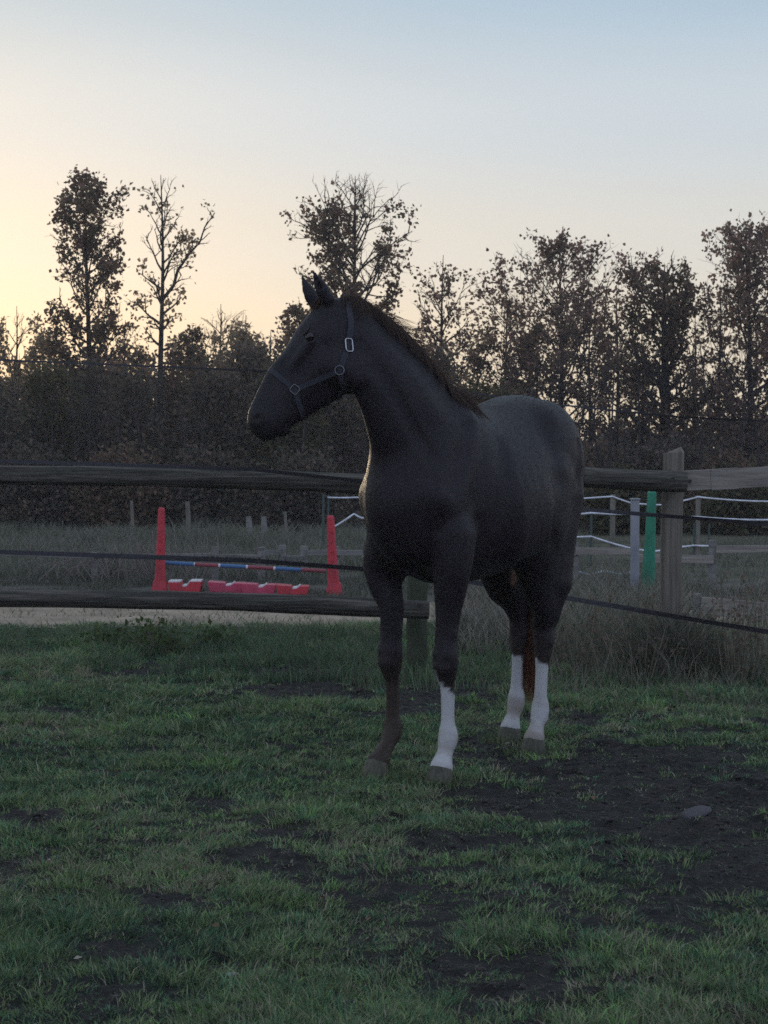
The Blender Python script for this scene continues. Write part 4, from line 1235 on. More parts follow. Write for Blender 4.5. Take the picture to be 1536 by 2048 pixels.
def chain(st, v, n=3, k=0.02):
    """st = list of (point, r_across, r_lateral); refined with Catmull-Rom."""
    P = [np.array(list(s[0]) + [s[1], s[2]], dtype=float) for s in st]
    Q = []
    for i in range(len(P) - 1):
        p0 = P[max(i - 1, 0)]; p1 = P[i]; p2 = P[i + 1]; p3 = P[min(i + 2, len(P) - 1)]
        for j in range(n):
            t = j / n
            Q.append(0.5 * ((2 * p1) + (-p0 + p2) * t + (2 * p0 - 5 * p1 + 4 * p2 - p3) * t * t + (-p0 + 3 * p1 - 3 * p2 + p3) * t ** 3))
    Q.append(P[-1])
    lo = np.min([q[:3] - max(q[3], q[4]) for q in Q], axis=0); hi = np.max([q[:3] + max(q[3], q[4]) for q in Q], axis=0)
    sl, X, Y, Z = _sub(lo, hi, k * 1.3 + 0.03)
    D = np.full(FIELD[sl].shape, 0.5, dtype=np.float32)
    for a, b in zip(Q[:-1], Q[1:]):        # the chain itself is a plain union; only the whole limb blends into the body
        rm = max(a[3], a[4], b[3], b[4]); p0 = np.minimum(a[:3], b[:3]) - rm - k * 1.3 - 0.03; p1 = np.maximum(a[:3], b[:3]) + rm + k * 1.3 + 0.03
        xs, ys, zs = X[:, 0, 0], Y[0, :, 0], Z[0, 0, :]
        ii = [slice(int(np.searchsorted(c_, lo_)), int(np.searchsorted(c_, hi_))) for c_, lo_, hi_ in ((xs, p0[0], p1[0]), (ys, p0[1], p1[1]), (zs, p0[2], p1[2]))]
        sb = tuple(ii)
        if min(s_.stop - s_.start for s_ in ii) <= 0: continue
        D[sb] = np.minimum(D[sb], seg_d(a[:3], b[:3], (a[3], a[4]), (b[3], b[4]), v, X[ii[0]], Y[:, ii[1]], Z[:, :, ii[2]]))
    blend(sl, D, k)


Yax = (0, 1, 0)
# trunk: (x, top, bottom, half width)
TR = [(-0.75, 1.46, 1.24, 0.10), (-0.69, 1.555, 1.12, 0.18), (-0.60, 1.64, 1.06, 0.235), (-0.47, 1.692, 1.02, 0.260),
      (-0.33, 1.675, 0.95, 0.280), (-0.18, 1.625, 0.885, 0.305), (0.0, 1.59, 0.845, 0.312), (0.14, 1.585, 0.835, 0.300),
      (0.26, 1.62, 0.835, 0.270), (0.38, 1.64, 0.845, 0.235), (0.50, 1.58, 0.87, 0.215), (0.60, 1.46, 0.93, 0.185), (0.67, 1.33, 1.00, 0.13)]
def rear(x):
    return -0.045 * min(1.0, max(0.0, (0.1 - x) / 0.5))     # the hindquarters stand a little to the right
chain([((x, rear(x), (t + b) / 2), (t - b) / 2, w) for x, t, b, w in TR], Yax, n=5, k=0.03)
# withers ridge, haunches, shoulders, breast
seg((0.12, 0, 1.60), (0.40, 0, 1.615), (0.055, 0.05), (0.065, 0.055), Yax, 0.06)
for s in (1, -1):
    ell((-0.47, s * 0.145 - 0.045, 1.40), (0.25, 0.13, 0.25), k=0.06)
    ell((-0.61, s * 0.115 - 0.045, 1.24), (0.15, 0.115, 0.26), k=0.06)
    seg((-0.64, s * 0.12 - 0.045, 1.18), (-0.50 if s > 0 else -0.68, s * 0.135 - 0.045, 0.88), (0.10, 0.09), (0.07, 0.055), Yax, 0.06)
    seg((0.34, s * 0.10, 1.52), (0.58, s * 0.150, 1.20), (0.10, 0.075), (0.12, 0.080), Yax, 0.06)      # shoulder blade
    ell((0.56, s * 0.110, 1.15), (0.12, 0.090, 0.14), k=0.05)                                          # point of shoulder
    ell((0.49, s * 0.150, 1.04), (0.12, 0.080, 0.17), k=0.07)                                          # upper arm
    seg((-0.12, s * 0.24, 1.12), (0.10, s * 0.24, 1.10), (0.16, 0.07), (0.16, 0.06), Yax, 0.08)
ell((0.64, 0, 1.10), (0.10, 0.12, 0.16), k=0.05)

# neck
NK = [((0.36, 0.0, 1.36), 0.31, 0.20), ((0.50, 0.005, 1.45), 0.285, 0.165), ((0.597, 0.008, 1.570), 0.247, 0.130), ((0.685, -0.010, 1.697), 0.212, 0.106),
      ((0.760, -0.050, 1.805), 0.185, 0.090), ((0.817, -0.095, 1.888), 0.161, 0.080), ((0.86, -0.14, 1.95), 0.135, 0.072)]
chain(NK, (0.15, 1, 0), n=5, k=0.05)

# head, from its profile; dorsal and ventral outline, half width, distance
HD = [((655, 602), (735, 668), 0.070, 8.475), ((632, 612), (728, 705), 0.088, 8.468), ((612, 634), (716, 745), 0.098, 8.46), ((593, 664), (700, 775), 0.098, 8.45),
      ((575, 692), (676, 797), 0.084, 8.44), ((553, 718), (650, 810), 0.070, 8.43), ((534, 744), (626, 826), 0.060, 8.42),
      ((520, 772), (600, 842), 0.054, 8.41), ((506, 801), (582, 852), 0.054, 8.40), ((497, 829), (571, 861), 0.055, 8.395), ((508, 852), (560, 868), 0.045, 8.39)]
hst = []
for d_, v_, hw, dep in HD:
    a = to_horse(at(*d_, dep)); b = to_horse(at(*v_, dep))
    hst.append(((a + b) / 2, (a - b).length / 2, hw))
HAX = (hst[-2][0] - hst[2][0]).normalized()                 # down the face
_dv = (to_horse(at(*HD[4][0], 8.44)) - to_horse(at(*HD[4][1], 8.44))).normalized()
HUP = (_dv - HAX * _dv.dot(HAX)).normalized()               # out of the forehead
HLAT = HUP.cross(HAX).normalized()
if HLAT.dot(to_horse(Vector((0, 0, 0)))) < 0:
    HLAT = -HLAT                                            # towards the horse's left, the side in view
chain([(p, r, w) for p, r, w in hst], HLAT, n=5, k=0.03)


def hp(px, py, lat, dep=8.44):
    return to_horse(at(px, py, dep)) + HLAT * lat


for s in (1, -1):
    ell(hp(690, 742, s * 0.055), (0.085, 0.055, 0.10), rot=[tuple(HAX), tuple(HLAT), tuple(HUP)], k=0.03)          # cheek
    seg(hp(618, 690, s * 0.078), hp(560, 765, s * 0.048), 0.014, 0.010, HLAT, 0.025)                              # facial crest
    ell(hp(611, 669, s * 0.083), (0.028, 0.010, 0.007), rot=[tuple(HAX), tuple(HLAT), tuple(HUP)], k=0.02)         # brow
    ell(hp(617, 682, s * 0.106), (0.016, 0.006, 0.008), rot=[tuple(HAX), tuple(HLAT), tuple(HUP)], k=0.012, sub=True)
    ell(hp(520, 838, s * 0.043, 8.40), (0.036, 0.022, 0.026), rot=[tuple(HAX), tuple(HLAT), tuple(HUP)], k=0.02)   # nostril wing
    ell(hp(512, 841, s * 0.064, 8.40), (0.020, 0.014, 0.012), rot=[tuple(HAX), tuple(HLAT), tuple(HUP)], k=0.012, sub=True)
    seg(hp(562, 869, s * 0.052, 8.395), hp(590, 843, s * 0.062, 8.40), 0.006, 0.004, HLAT, 0.010, sub=True)        # mouth line
    # ears, leaf shaped and hollow
    tip = hp(603 if s < 0 else 622, 543 if s < 0 else 545, s * 0.062, 8.46)
    bas = hp(634 if s < 0 else 654, 606 if s < 0 else 604, s * 0.050, 8.465)
    mid = (tip + bas) / 2 + HUP * 0.004
    mid2 = bas.lerp(tip, 0.3) + HUP * 0.003
    ev = HLAT * 1.0 + HUP * 0.25 * s
    seg(bas, mid2, (0.028, 0.026), (0.029, 0.025), ev, 0.03)
    seg(mid2, mid, (0.029, 0.025), (0.023, 0.020), ev, 0.004)
    seg(mid, tip, (0.023, 0.020), (0.003, 0.003), ev, 0.004)
    off = (HLAT * s * 0.6 - HUP * -0.8).normalized() * 0.020
    seg(bas.lerp(tip, 0.28) + off, bas.lerp(tip, 0.80) + off * 0.65, (0.010, 0.010), (0.004, 0.004), ev, 0.006, sub=True)
ell(hp(566, 862, 0, 8.40), (0.024, 0.034, 0.018), k=0.02)       # chin

# legs. fore: x, y of the column, forward lean of the hoof
def fore_leg(x, y, s, dx=0.0, knee=0.0, out=0.0):
    st = [((x - 0.02, y + s * 0.022, 1.06), 0.110, 0.088), ((x - 0.005, y + s * (0.020 + out), 0.95), 0.098, 0.084), ((x + 0.0, y + s * (0.012 + out * 0.8), 0.84), 0.078, 0.072),
          ((x + 0.005, y + s * 0.005, 0.74), 0.060, 0.057), ((x + 0.010, y, 0.64), 0.049, 0.050), ((x + 0.014, y, 0.575), 0.049, 0.052), ((x + 0.018 + knee, y, 0.52), 0.052, 0.056),
          ((x + 0.012 + knee, y, 0.465), 0.045, 0.046), ((x, y, 0.42), 0.035, 0.034), ((x - 0.004, y, 0.35), 0.033, 0.029), ((x - 0.004, y, 0.27), 0.033, 0.029),
          ((x - 0.004, y, 0.215), 0.041, 0.039), ((x - 0.002 + dx * 0.1, y, 0.180), 0.044, 0.043), ((x + 0.018 + dx * 0.4, y, 0.135), 0.033, 0.035),
          ((x + 0.040 + dx * 0.8, y, 0.095), 0.038, 0.042), ((x + 0.050 + dx, y, 0.070), 0.048, 0.050)]
    chain(st, Yax, n=6, k=0.035)
    ell((x - 0.035, y + s * 0.01, 0.98), (0.075, 0.058, 0.13), k=0.04)      # forearm muscle at the back
    ell((x - 0.042, y, 0.52), (0.018, 0.020, 0.035), k=0.02)
    ell((x - 0.046, y, 0.190), (0.016, 0.022, 0.024), k=0.014)              # ergot tuft


def hind_leg(x, y, s, yt):
    """x, y at the hoof; yt = lateral place of the thigh."""
    ya = y * 0.6 + yt * 0.4
    st = [((x + 0.02, yt * 0.86, 1.30), 0.20, 0.125), ((x + 0.06, yt * 0.94, 1.16), 0.215, 0.118), ((x + 0.075, yt, 1.03), 0.190, 0.100), ((x + 0.04, yt * .6 + y * .4, 0.90), 0.155, 0.086),
          ((x - 0.010, ya, 0.79), 0.115, 0.070), ((x - 0.060, ya, 0.69), 0.080, 0.056), ((x - 0.098, y, 0.61), 0.063, 0.048), ((x - 0.105, y, 0.545), 0.062, 0.047),
          ((x - 0.095, y, 0.475), 0.050, 0.040), ((x - 0.088, y, 0.41), 0.037, 0.031), ((x - 0.080, y, 0.33), 0.034, 0.029), ((x - 0.073, y, 0.255), 0.036, 0.031),
          ((x - 0.070, y, 0.215), 0.043, 0.041), ((x - 0.062, y, 0.175), 0.043, 0.042), ((x - 0.042, y, 0.135), 0.033, 0.034),
          ((x - 0.020, y, 0.095), 0.038, 0.042), ((x - 0.010, y, 0.070), 0.048, 0.050)]
    chain(st, Yax, n=6, k=0.05)
    seg((x - 0.085, ya, 0.72), (x - 0.150, y, 0.615), (0.016, 0.014), (0.020, 0.018), Yax, 0.03)   # hamstring and point of hock
    ell((x - 0.148, y, 0.600), (0.022, 0.020, 0.030), k=0.02)


FEET = {'LF': (0.524, 0.160), 'RF': (0.472, -0.156), 'LH': (-0.365, 0.092), 'RH': (-0.63, -0.185)}
fore_leg(*FEET['LF'], 1)
fore_leg(*FEET['RF'], -1, dx=0.06, out=0.035)
hind_leg(*FEET['LH'], 1, 0.165)
seg((-0.55, 0.13, 1.20), (-0.50, 0.155, 0.80), (0.110, 0.095), (0.068, 0.055), Yax, 0.07)
seg((-0.49, 0.145, 0.80), (-0.49, 0.120, 0.64), (0.060, 0.052), (0.040, 0.040), Yax, 0.05)
hind_leg(*FEET['RH'], -1, -0.21)
seg((-0.45, -0.21, 1.05), (-0.59, -0.20, 0.76), (0.12, 0.08), (0.075, 0.055), Yax, 0.10)


def surface_nets(F, org, h):
    S8 = F < 0
    nx, ny, nz = F.shape
    c = np.zeros((nx - 1, ny - 1, nz - 1), dtype=np.uint8)
    for dx in (0, 1):
        for dy in (0, 1):
            for dz in (0, 1):
                c += S8[dx:nx - 1 + dx, dy:ny - 1 + dy, dz:nz - 1 + dz]
    act = np.argwhere((c > 0) & (c < 8))
    idx = np.full(c.shape, -1, dtype=np.int32)
    idx[act[:, 0], act[:, 1], act[:, 2]] = np.arange(len(act))
    acc = np.zeros((len(act), 3)); cnt = np.zeros(len(act))
    cor = [(a, b, d) for a in (0, 1) for b in (0, 1) for d in (0, 1)]
    val = {k: F[act[:, 0] + k[0], act[:, 1] + k[1], act[:, 2] + k[2]].astype(float) for k in cor}
    for k in cor:
        for ax in range(3):
            if k[ax] == 0:
                k2 = list(k); k2[ax] = 1; k2 = tuple(k2)
                a = val[k]; b = val[k2]; m = (a < 0) != (b < 0)
                t = np.where(m, a / (a - b + 1e-12), 0)
                p = np.array(k, dtype=float)[None, :].repeat(len(act), 0); p[:, ax] += t
                acc[m] += p[m]; cnt[m] += 1
    V = (act + acc / cnt[:, None]) * h + org
    Q = []
    for ax in range(3):
        a = [slice(None)] * 3; b = [slice(None)] * 3
        a[ax] = slice(0, -1); b[ax] = slice(1, None)
        A = S8[tuple(a)]; B = S8[tuple(b)]
        e = np.argwhere(A != B)
        u, w = (ax + 1) % 3, (ax + 2) % 3
        e = e[(e[:, u] > 0) & (e[:, w] > 0) & (e[:, u] < F.shape[u] - 1) & (e[:, w] < F.shape[w] - 1)]
        q = []
        for du, dw in ((-1, -1), (0, -1), (0, 0), (-1, 0)):
            p = e.copy(); p[:, u] += du; p[:, w] += dw
            q.append(idx[p[:, 0], p[:, 1], p[:, 2]])
        q = np.stack(q, 1)
        fl = ~A[e[:, 0], e[:, 1], e[:, 2]]
        q[fl] = q[fl][:, ::-1]
        Q.append(q)
    return V, np.concatenate(Q)


HV, HQ = surface_nets(FIELD, LO, HC)
del FIELD
# relax the grid steps
def relax(V, Q, it=3, lam=0.5):
    E = np.concatenate([Q[:, [0, 1]], Q[:, [1, 2]], Q[:, [2, 3]], Q[:, [3, 0]]])
    deg = np.bincount(E.ravel(), minlength=len(V))[:, None]
    for i in range(it):
        for l_ in (lam, -lam * 1.02):
            s = np.zeros_like(V)
            for k in range(3):
                s[:, k] = np.bincount(E[:, 0], V[E[:, 1], k], len(V)) + np.bincount(E[:, 1], V[E[:, 0], k], len(V))
            V = V + l_ * (s / deg - V)
    return V
HV = relax(HV, HQ)


def vnormals(V, Q):
    n = np.cross(V[Q[:, 2]] - V[Q[:, 0]], V[Q[:, 3]] - V[Q[:, 1]]); N_ = np.zeros_like(V)
    for k in range(4): np.add.at(N_, Q[:, k], n)
    return N_ / (np.linalg.norm(N_, axis=1, keepdims=True) + 1e-12)


# muscle grooves (depth > 0) and ridges (depth < 0) pressed into the skin along strokes
def neck_pt(i, up, side):
    c, rr, rl = NK[i]; c = Vector(c); t = (Vector(NK[min(i + 1, 6)][0]) - Vector(NK[max(i - 1, 0)][0])).normalized()
    v = Vector((0.15, 1, 0)); v = (v - t * v.dot(t)).normalized(); u = t.cross(v); u = -u if u.z < 0 else u
    return tuple(c + u * rr * up + v * side * rl)


ST = []
for s in (1, -1):
    o = lambda x, y, z: (x, y * s + rear(x), z)
    ST += [([o(.38, .12, 1.57), o(.49, .19, 1.42), o(.59, .20, 1.27), o(.62, .17, 1.10)], .014, .030), ([o(.18, .25, 1.48), o(.25, .29, 1.28), o(.32, .28, 1.08), o(.40, .22, .94)], .013, .036),
           ([o(.33, .17, 1.56), o(.42, .21, 1.40), o(.52, .22, 1.22)], -.007, .028), ([o(.40, .25, 1.12), o(.34, .27, 1.00), o(.40, .2, .90)], .008, .022),
           ([o(-.26, .27, 1.50), o(-.27, .30, 1.30)], .014, .055), ([o(-.58, .26, 1.44), o(-.54, .25, 1.18), o(-.49, .22, .95)], .011, .026), ([o(-.16, .29, 1.10), o(-.26, .26, 1.00), o(-.33, .2, .93)], .012, .032),
           ([o(-.37, .24, 1.60)], -.012, .05), ([o(-.66, .2, 1.42), o(-.63, .2, 1.2)], -.006, .03),
           ([neck_pt(1, -.45, s * .95), neck_pt(2, -.48, s), neck_pt(3, -.5, s), neck_pt(4, -.5, s), neck_pt(5, -.45, s)], .009, .024),
           ([neck_pt(1, .5, s), neck_pt(3, .55, s), neck_pt(5, .5, s)], .005, .035),
           ([neck_pt(2, 0.1, s), neck_pt(4, 0.0, s)], -.006, .045)]
    for k_ in range(6):
        x0 = -.20 + .075 * k_
        ST.append(([o(x0 + .02, .30, 1.40), o(x0, .33, 1.22), o(x0 - .05, .30, 1.02)], .0013, .018))
    for nm_ in ('LF', 'RF'):
        fx_, fy_ = FEET[nm_]
        ST += [([(fx_ - .018, fy_ + s * .04, .43), (fx_ - .016, fy_ + s * .04, .25)], .006, .010), ([(fx_ + .05, fy_ + s * .03, .555)], -.004, .014), ([(fx_ + .06, fy_ + s * .02, .49)], -.005, .014),
               ([(fx_ + .03, fy_ + s * .05, .86), (fx_ + .02, fy_ + s * .05, .68)], .005, .016), ([(fx_ + .01, fy_ + s * .06, .60)], .004, .014)]
    for nm_ in ('LH', 'RH'):
        fx_, fy_ = FEET[nm_]
        ST += [([(fx_ - .095, fy_ + s * .04, .42), (fx_ - .085, fy_ + s * .04, .27)], .006, .010), ([(fx_ - .125, fy_ + s * .05, .66), (fx_ - .12, fy_ + s * .05, .60)], .008, .018), ([(fx_ - .09, fy_ + s * .05, .52)], -.004, .018)]
    ST += [([tuple(hp(640, 700, s * .1)), tuple(hp(600, 750, s * .08))], .006, .022), ([tuple(hp(700, 690, s * .1)), tuple(hp(706, 740, s * .1)), tuple(hp(690, 785, s * .08))], .009, .016),
           ([tuple(hp(575, 730, s * .06)), tuple(hp(535, 790, s * .055))], .004, .016), ([tuple(hp(600, 640, s * .08))], .007, .022), ([tuple(hp(655, 780, s * .07)), tuple(hp(610, 815, s * .06))], .004, .014)]
ST += [([(.74, 0, 1.26), (.70, 0, 1.08), (.60, 0, .92)], .016, .030), ([(-.2, rear(-.2), 1.66), (-.5, rear(-.5), 1.74), (-.68, rear(-.6), 1.62)], .006, .03)]
HN = vnormals(HV, HQ)
for pts_, dep_, wid_ in ST:
    P_ = [np.array(p) for p in pts_]; D_ = np.full(len(HV), 9.0)
    near_ = np.ones(len(HV), bool)
    lo_ = np.min(P_, axis=0) - wid_ * 4 - .03; hi_ = np.max(P_, axis=0) + wid_ * 4 + .03
    near_ = np.all((HV > lo_) & (HV < hi_), axis=1); q_ = HV[near_]
    if len(q_) == 0: continue
    d_ = np.full(len(q_), 9.0)
    if len(P_) == 1: d_ = np.linalg.norm(q_ - P_[0], axis=1)
    for a_, b_ in zip(P_[:-1], P_[1:]):
        ab_ = b_ - a_; t_ = np.clip(((q_ - a_) @ ab_) / (ab_ @ ab_), 0, 1)[:, None]; d_ = np.minimum(d_, np.linalg.norm(q_ - (a_ + t_ * ab_), axis=1))
    d_ = np.maximum(d_ - 0.012, 0)
    HV[near_] -= HN[near_] * (dep_ * np.exp(-(d_ / wid_) ** 2))[:, None]
HV = relax(HV, HQ, 1)

# coat colour: dark chestnut, browner below the knees, three white stockings
x_, y_, z_ = HV[:, 0], HV[:, 1], HV[:, 2]
nz_ = fbm(x_ * 9 + y_ * 5, z_ * 9 + y_ * 3, 3)
n2_ = fbm(x_ * 60 + y_ * 40, z_ * 60 - y_ * 30, 5, 3)
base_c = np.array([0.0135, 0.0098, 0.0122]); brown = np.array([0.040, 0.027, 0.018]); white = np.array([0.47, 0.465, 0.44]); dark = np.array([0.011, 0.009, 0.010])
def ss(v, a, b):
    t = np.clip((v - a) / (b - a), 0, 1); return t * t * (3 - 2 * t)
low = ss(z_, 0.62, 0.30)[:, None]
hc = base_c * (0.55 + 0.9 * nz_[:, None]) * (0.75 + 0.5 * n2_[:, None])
hc = hc * (1 - low) + brown * (0.8 + 0.4 * nz_[:, None]) * low
def near(k, r=0.14):
    fx, fy = FEET[k]
    return (np.abs(y_ - fy) < r) & (np.abs(x_ - fx) < 0.24)
wob = (n2_ - 0.5) * 0.06 + (nz_ - 0.5) * 0.05
sock = np.zeros(len(HV))
fx, fy = FEET['LF']
sock = np.maximum(sock, near('LF') * ss(z_ + wob + (y_ - fy) * 0.9 - (x_ - fx) * 0.5, 0.415, 0.395))
sock = np.maximum(sock, near('LH') * ss(z_ + wob + (y_ - FEET['LH'][1]) * 0.55 - (x_ - FEET['LH'][0] + .08) * 0.4, 0.425, 0.40) * (y_ > 0))
sock = np.maximum(sock, near('RH') * ss(z_ + wob, 0.42, 0.395) * (y_ < 0))
dirt = ss(nz_, 0.40, 0.65) * ss(z_, 0.34, 0.12) * 0.65
wc = white * (1 - dirt[:, None]) + np.array([0.20, 0.15, 0.10]) * dirt[:, None]
hc = hc * (1 - sock[:, None]) + wc * sock[:, None]
knee = near('LF') * ss(z_, 0.40, 0.46) * ss(z_, 0.66, 0.58)
hc = hc * (1 - 0.5 * knee[:, None]) + dark * 0.5 * knee[:, None]
mz = np.array(tuple(hp(535, 850, 0, 8.40)))
md = np.linalg.norm(HV - mz, axis=1)
mk = ss(md, 0.16, 0.07)[:, None] * 0.6
hc = hc * (1 - mk) + dark * mk

# sunlit orange spot between the hind legs, painted into the coat colour
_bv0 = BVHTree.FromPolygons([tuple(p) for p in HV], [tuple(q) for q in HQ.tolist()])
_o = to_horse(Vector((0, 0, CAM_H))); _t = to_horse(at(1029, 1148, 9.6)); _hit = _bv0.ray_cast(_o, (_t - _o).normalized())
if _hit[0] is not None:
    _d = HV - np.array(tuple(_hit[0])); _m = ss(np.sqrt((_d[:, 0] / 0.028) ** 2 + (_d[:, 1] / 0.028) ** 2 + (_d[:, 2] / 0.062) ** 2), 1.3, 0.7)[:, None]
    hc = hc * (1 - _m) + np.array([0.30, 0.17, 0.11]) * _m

horse = empty('horse', HO, H_RZ)
tag(horse, 'dark chestnut horse with three white stockings standing on the grass and looking left', 'horse')

coat, nt, b = new_mat('horse_coat')
vc = N(nt, 'ShaderNodeVertexColor', layer_name='Col')
nt.links.new(vc.outputs[0], b.inputs['Base Color'])
b.inputs['Roughness'].default_value = 0.52
b.inputs['Specular IOR Level'].default_value = 0.24
b.inputs['Sheen Weight'].default_value = 0.03
b.inputs['Sheen Roughness'].default_value = 0.4
tc = N(nt, 'ShaderNodeTexCoord'); mp = N(nt, 'ShaderNodeMapping'); mp.inputs['Scale'].default_value = (60, 60, 22)
nt.links.new(tc.outputs['Object'], mp.inputs[0])
nn = N(nt, 'ShaderNodeTexNoise'); nn.inputs['Scale'].default_value = 3; nn.inputs['Detail'].default_value = 4
nt.links.new(mp.outputs[0], nn.inputs['Vector'])
bp = N(nt, 'ShaderNodeBump'); bp.inputs['Strength'].default_value = 0.7; bp.inputs['Distance'].default_value = 0.005
nt.links.new(nn.outputs['Fac'], bp.inputs['Height']); nt.links.new(bp.outputs[0], b.inputs['Normal'])

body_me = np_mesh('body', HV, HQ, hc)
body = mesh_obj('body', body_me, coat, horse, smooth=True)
_step = 1
BV = BVHTree.FromPolygons([tuple(p) for p in HV], [tuple(q) for q in HQ.tolist()])

# hooves
hoof_m = noise_mat('hoof_horn', (0.045, 0.046, 0.030), (0.095, 0.090, 0.058), scale=(60, 60, 6), rough=0.6, bump=0.3)
for k, (fx, fy) in FEET.items():
    mb = MB(); dx = 0.125 if k == 'RF' else (0.055 if k[1] == 'F' else -0.012)
    rings = [(0.000, 0.063, 0.061, 0.016), (0.006, 0.065, 0.062, 0.015), (0.035, 0.059, 0.057, 0.007), (0.058, 0.052, 0.052, 0.0), (0.067, 0.049, 0.049, 0.0), (0.073, 0.030, 0.030, 0)]
    n = 20; vs = []; fs = []
    for z, rx, ry, ox in rings:
        for i in range(n):
            an = 2 * math.pi * i / n
            cx = math.cos(an); sy = math.sin(an)
            flat = 0.82 if cx < -0.3 else 1.0
            vs.append((fx + dx + ox + rx * cx * flat, fy + ry * sy, z + (0.012 * cx if 0.02 < z else 0)))
    for r_ in range(len(rings) - 1):
        for i in range(n):
            a0 = r_ * n + i; a1 = r_ * n + (i + 1) % n
            fs.append((a0, a1, a1 + n, a0 + n))
    fs.append(tuple(range(n - 1, -1, -1))); fs.append(tuple((len(rings) - 1) * n + i for i in range(n)))
    mb.add(vs, fs)
    mb.build('hoof', hoof_m, horse, smooth=True)

# eyes
eye_m, nt, b = new_mat('horse_eye')
b.inputs['Base Color'].default_value = (0.012, 0.007, 0.005, 1); b.inputs['Roughness'].default_value = 0.08
for s in (1, -1):
    c = hp(617, 680, s * 0.086)
    vs = []; fs = []
    nu, nv = 14, 8
    for j in range(nv + 1):
        ph = math.pi * j / nv
        for i in range(nu):
            an = 2 * math.pi * i / nu
            q = HAX * (0.021 * math.sin(ph) * math.cos(an)) + HLAT * (0.018 * math.cos(ph)) + HUP * (0.018 * math.sin(ph) * math.sin(an))
            vs.append(c + q)
    for j in range(nv):
        for i in range(nu):
            fs.append((j * nu + i, j * nu + (i + 1) % nu, (j + 1) * nu + (i + 1) % nu, (j + 1) * nu + i))
    mb = MB(); mb.add(vs, fs)
    e = mb.build('eye', eye_m, horse, smooth=True)


# hair as thin tapering ribbons
def ribbons(name, curves, widths, cols, mat, parent):
    """curves: (N, K, 3) points, widths (N,), cols (N, 3)."""
    C_ = np.asarray(curves, dtype=np.float32); n, K, _ = C_.shape
    T = np.empty_like(C_); T[:, 1:-1] = C_[:, 2:] - C_[:, :-2]; T[:, 0] = C_[:, 1] - C_[:, 0]; T[:, -1] = C_[:, -1] - C_[:, -2]
    T /= np.linalg.norm(T, axis=2, keepdims=True) + 1e-9
    rv = rng.normal(size=(n, 1, 3)); Sx = np.cross(T, rv); Sx /= np.linalg.norm(Sx, axis=2, keepdims=True) + 1e-9
    w = (np.asarray(widths)[:, None] * np.linspace(1, 0.15, K)[None, :])[:, :, None] * 0.5
    V = np.stack([C_ - Sx * w, C_ + Sx * w], 2).reshape(-1, 3)
    b0 = (np.arange(n) * K * 2)[:, None] + (np.arange(K - 1) * 2)[None, :]
    Fq = np.stack([b0, b0 + 1, b0 + 3, b0 + 2], 2).reshape(-1, 4)
    return mesh_obj(name, np_mesh(name, V, Fq, np.repeat(np.asarray(cols), K * 2, axis=0)), mat, parent)


hair_m = leaf_mat('horse_hair', trans=0.45, rough=0.45, spec=0.4)

# mane: roots along the crest, falling to the near (left) side
crest = []
for i, (c, rr, rl) in enumerate(NK):
    c = Vector(c)
    t = (Vector(NK[min(i + 1, len(NK) - 1)][0]) - Vector(NK[max(i - 1, 0)][0])).normalized()
    v = Vector((0.15, 1, 0)); v = (v - t * v.dot(t)).normalized()
    u = t.cross(v)
    if u.z < 0: u = -u
    # find the real crest on the surface
    hit = BV.ray_cast(c + u * 0.6, -u)
    crest.append((hit[0] if hit[0] is not None else c + u * rr, u, v, t))
crest.append((hp(676, 598, 0.0, 8.47), crest[-1][1], HLAT, crest[-1][3]))


def crest_at(s):
    s = max(0, min(0.9999, s)) * (len(crest) - 1); i = int(s); f = s - i
    return [crest[i][k].lerp(crest[i + 1][k], f) for k in range(4)]


cur = []; wd = []; cl = []
for i in range(7800):
    s = random.random()
    p, u, v, t = crest_at(0.03 + s * 0.97)
    lock = math.sin(s * 61) * 0.5 + math.sin(s * 143 + 1) * 0.5          # the hair parts into locks
    root = p + v * random.gauss(0, 0.012) - u * 0.01
    ln = random.uniform(0.09, 0.17) * (0.75 if s > 0.85 else 1.0) * (1 + 0.25 * lock)
    sd = 1 if random.random() < 0.8 else -0.6
    stray = random.random() < 0.10
    fly = random.uniform(0.004, 0.018) * (2.6 if stray else 1)
    K = 7; pts = []
    dirn = (v * sd * (random.uniform(0.45, 0.9)) - t * (0.25 + 0.25 * lock + random.uniform(-.1, .2)) + Vector((0, 0, -0.9)) * random.uniform(0.8, 1.2) + (u * random.uniform(.2, .9) if stray else Vector())).normalized()
    for k in range(K):
        f = k / (K - 1)
        q = root + u * ((fly + 0.008) * math.sin(min(1, f * 2.2) * math.pi * 0.5) + 0.012) + dirn * ln * f ** 1.15 + v * 0.004 * math.sin(f * 9 + s * 200)
        if k > 1:
            nr = BV.find_nearest(q)
            if nr[0] is not None:
                d = (q - nr[0]).dot(nr[1])
                lift = 0.004 + 0.012 * (1 - f) + fly * 0.3 + (0.006 if lock > 0 else 0)
                if d < lift: q = nr[0] + nr[1] * lift
        pts.append(tuple(q))
    cur.append(pts); wd.append(random.uniform(0.0014, 0.0032))
    r = random.uniform(0.6, 1.35)
    cl.append((0.082 * r, 0.050 * r, 0.034 * r))
ribbons('mane', cur, wd, cl, hair_m, horse)

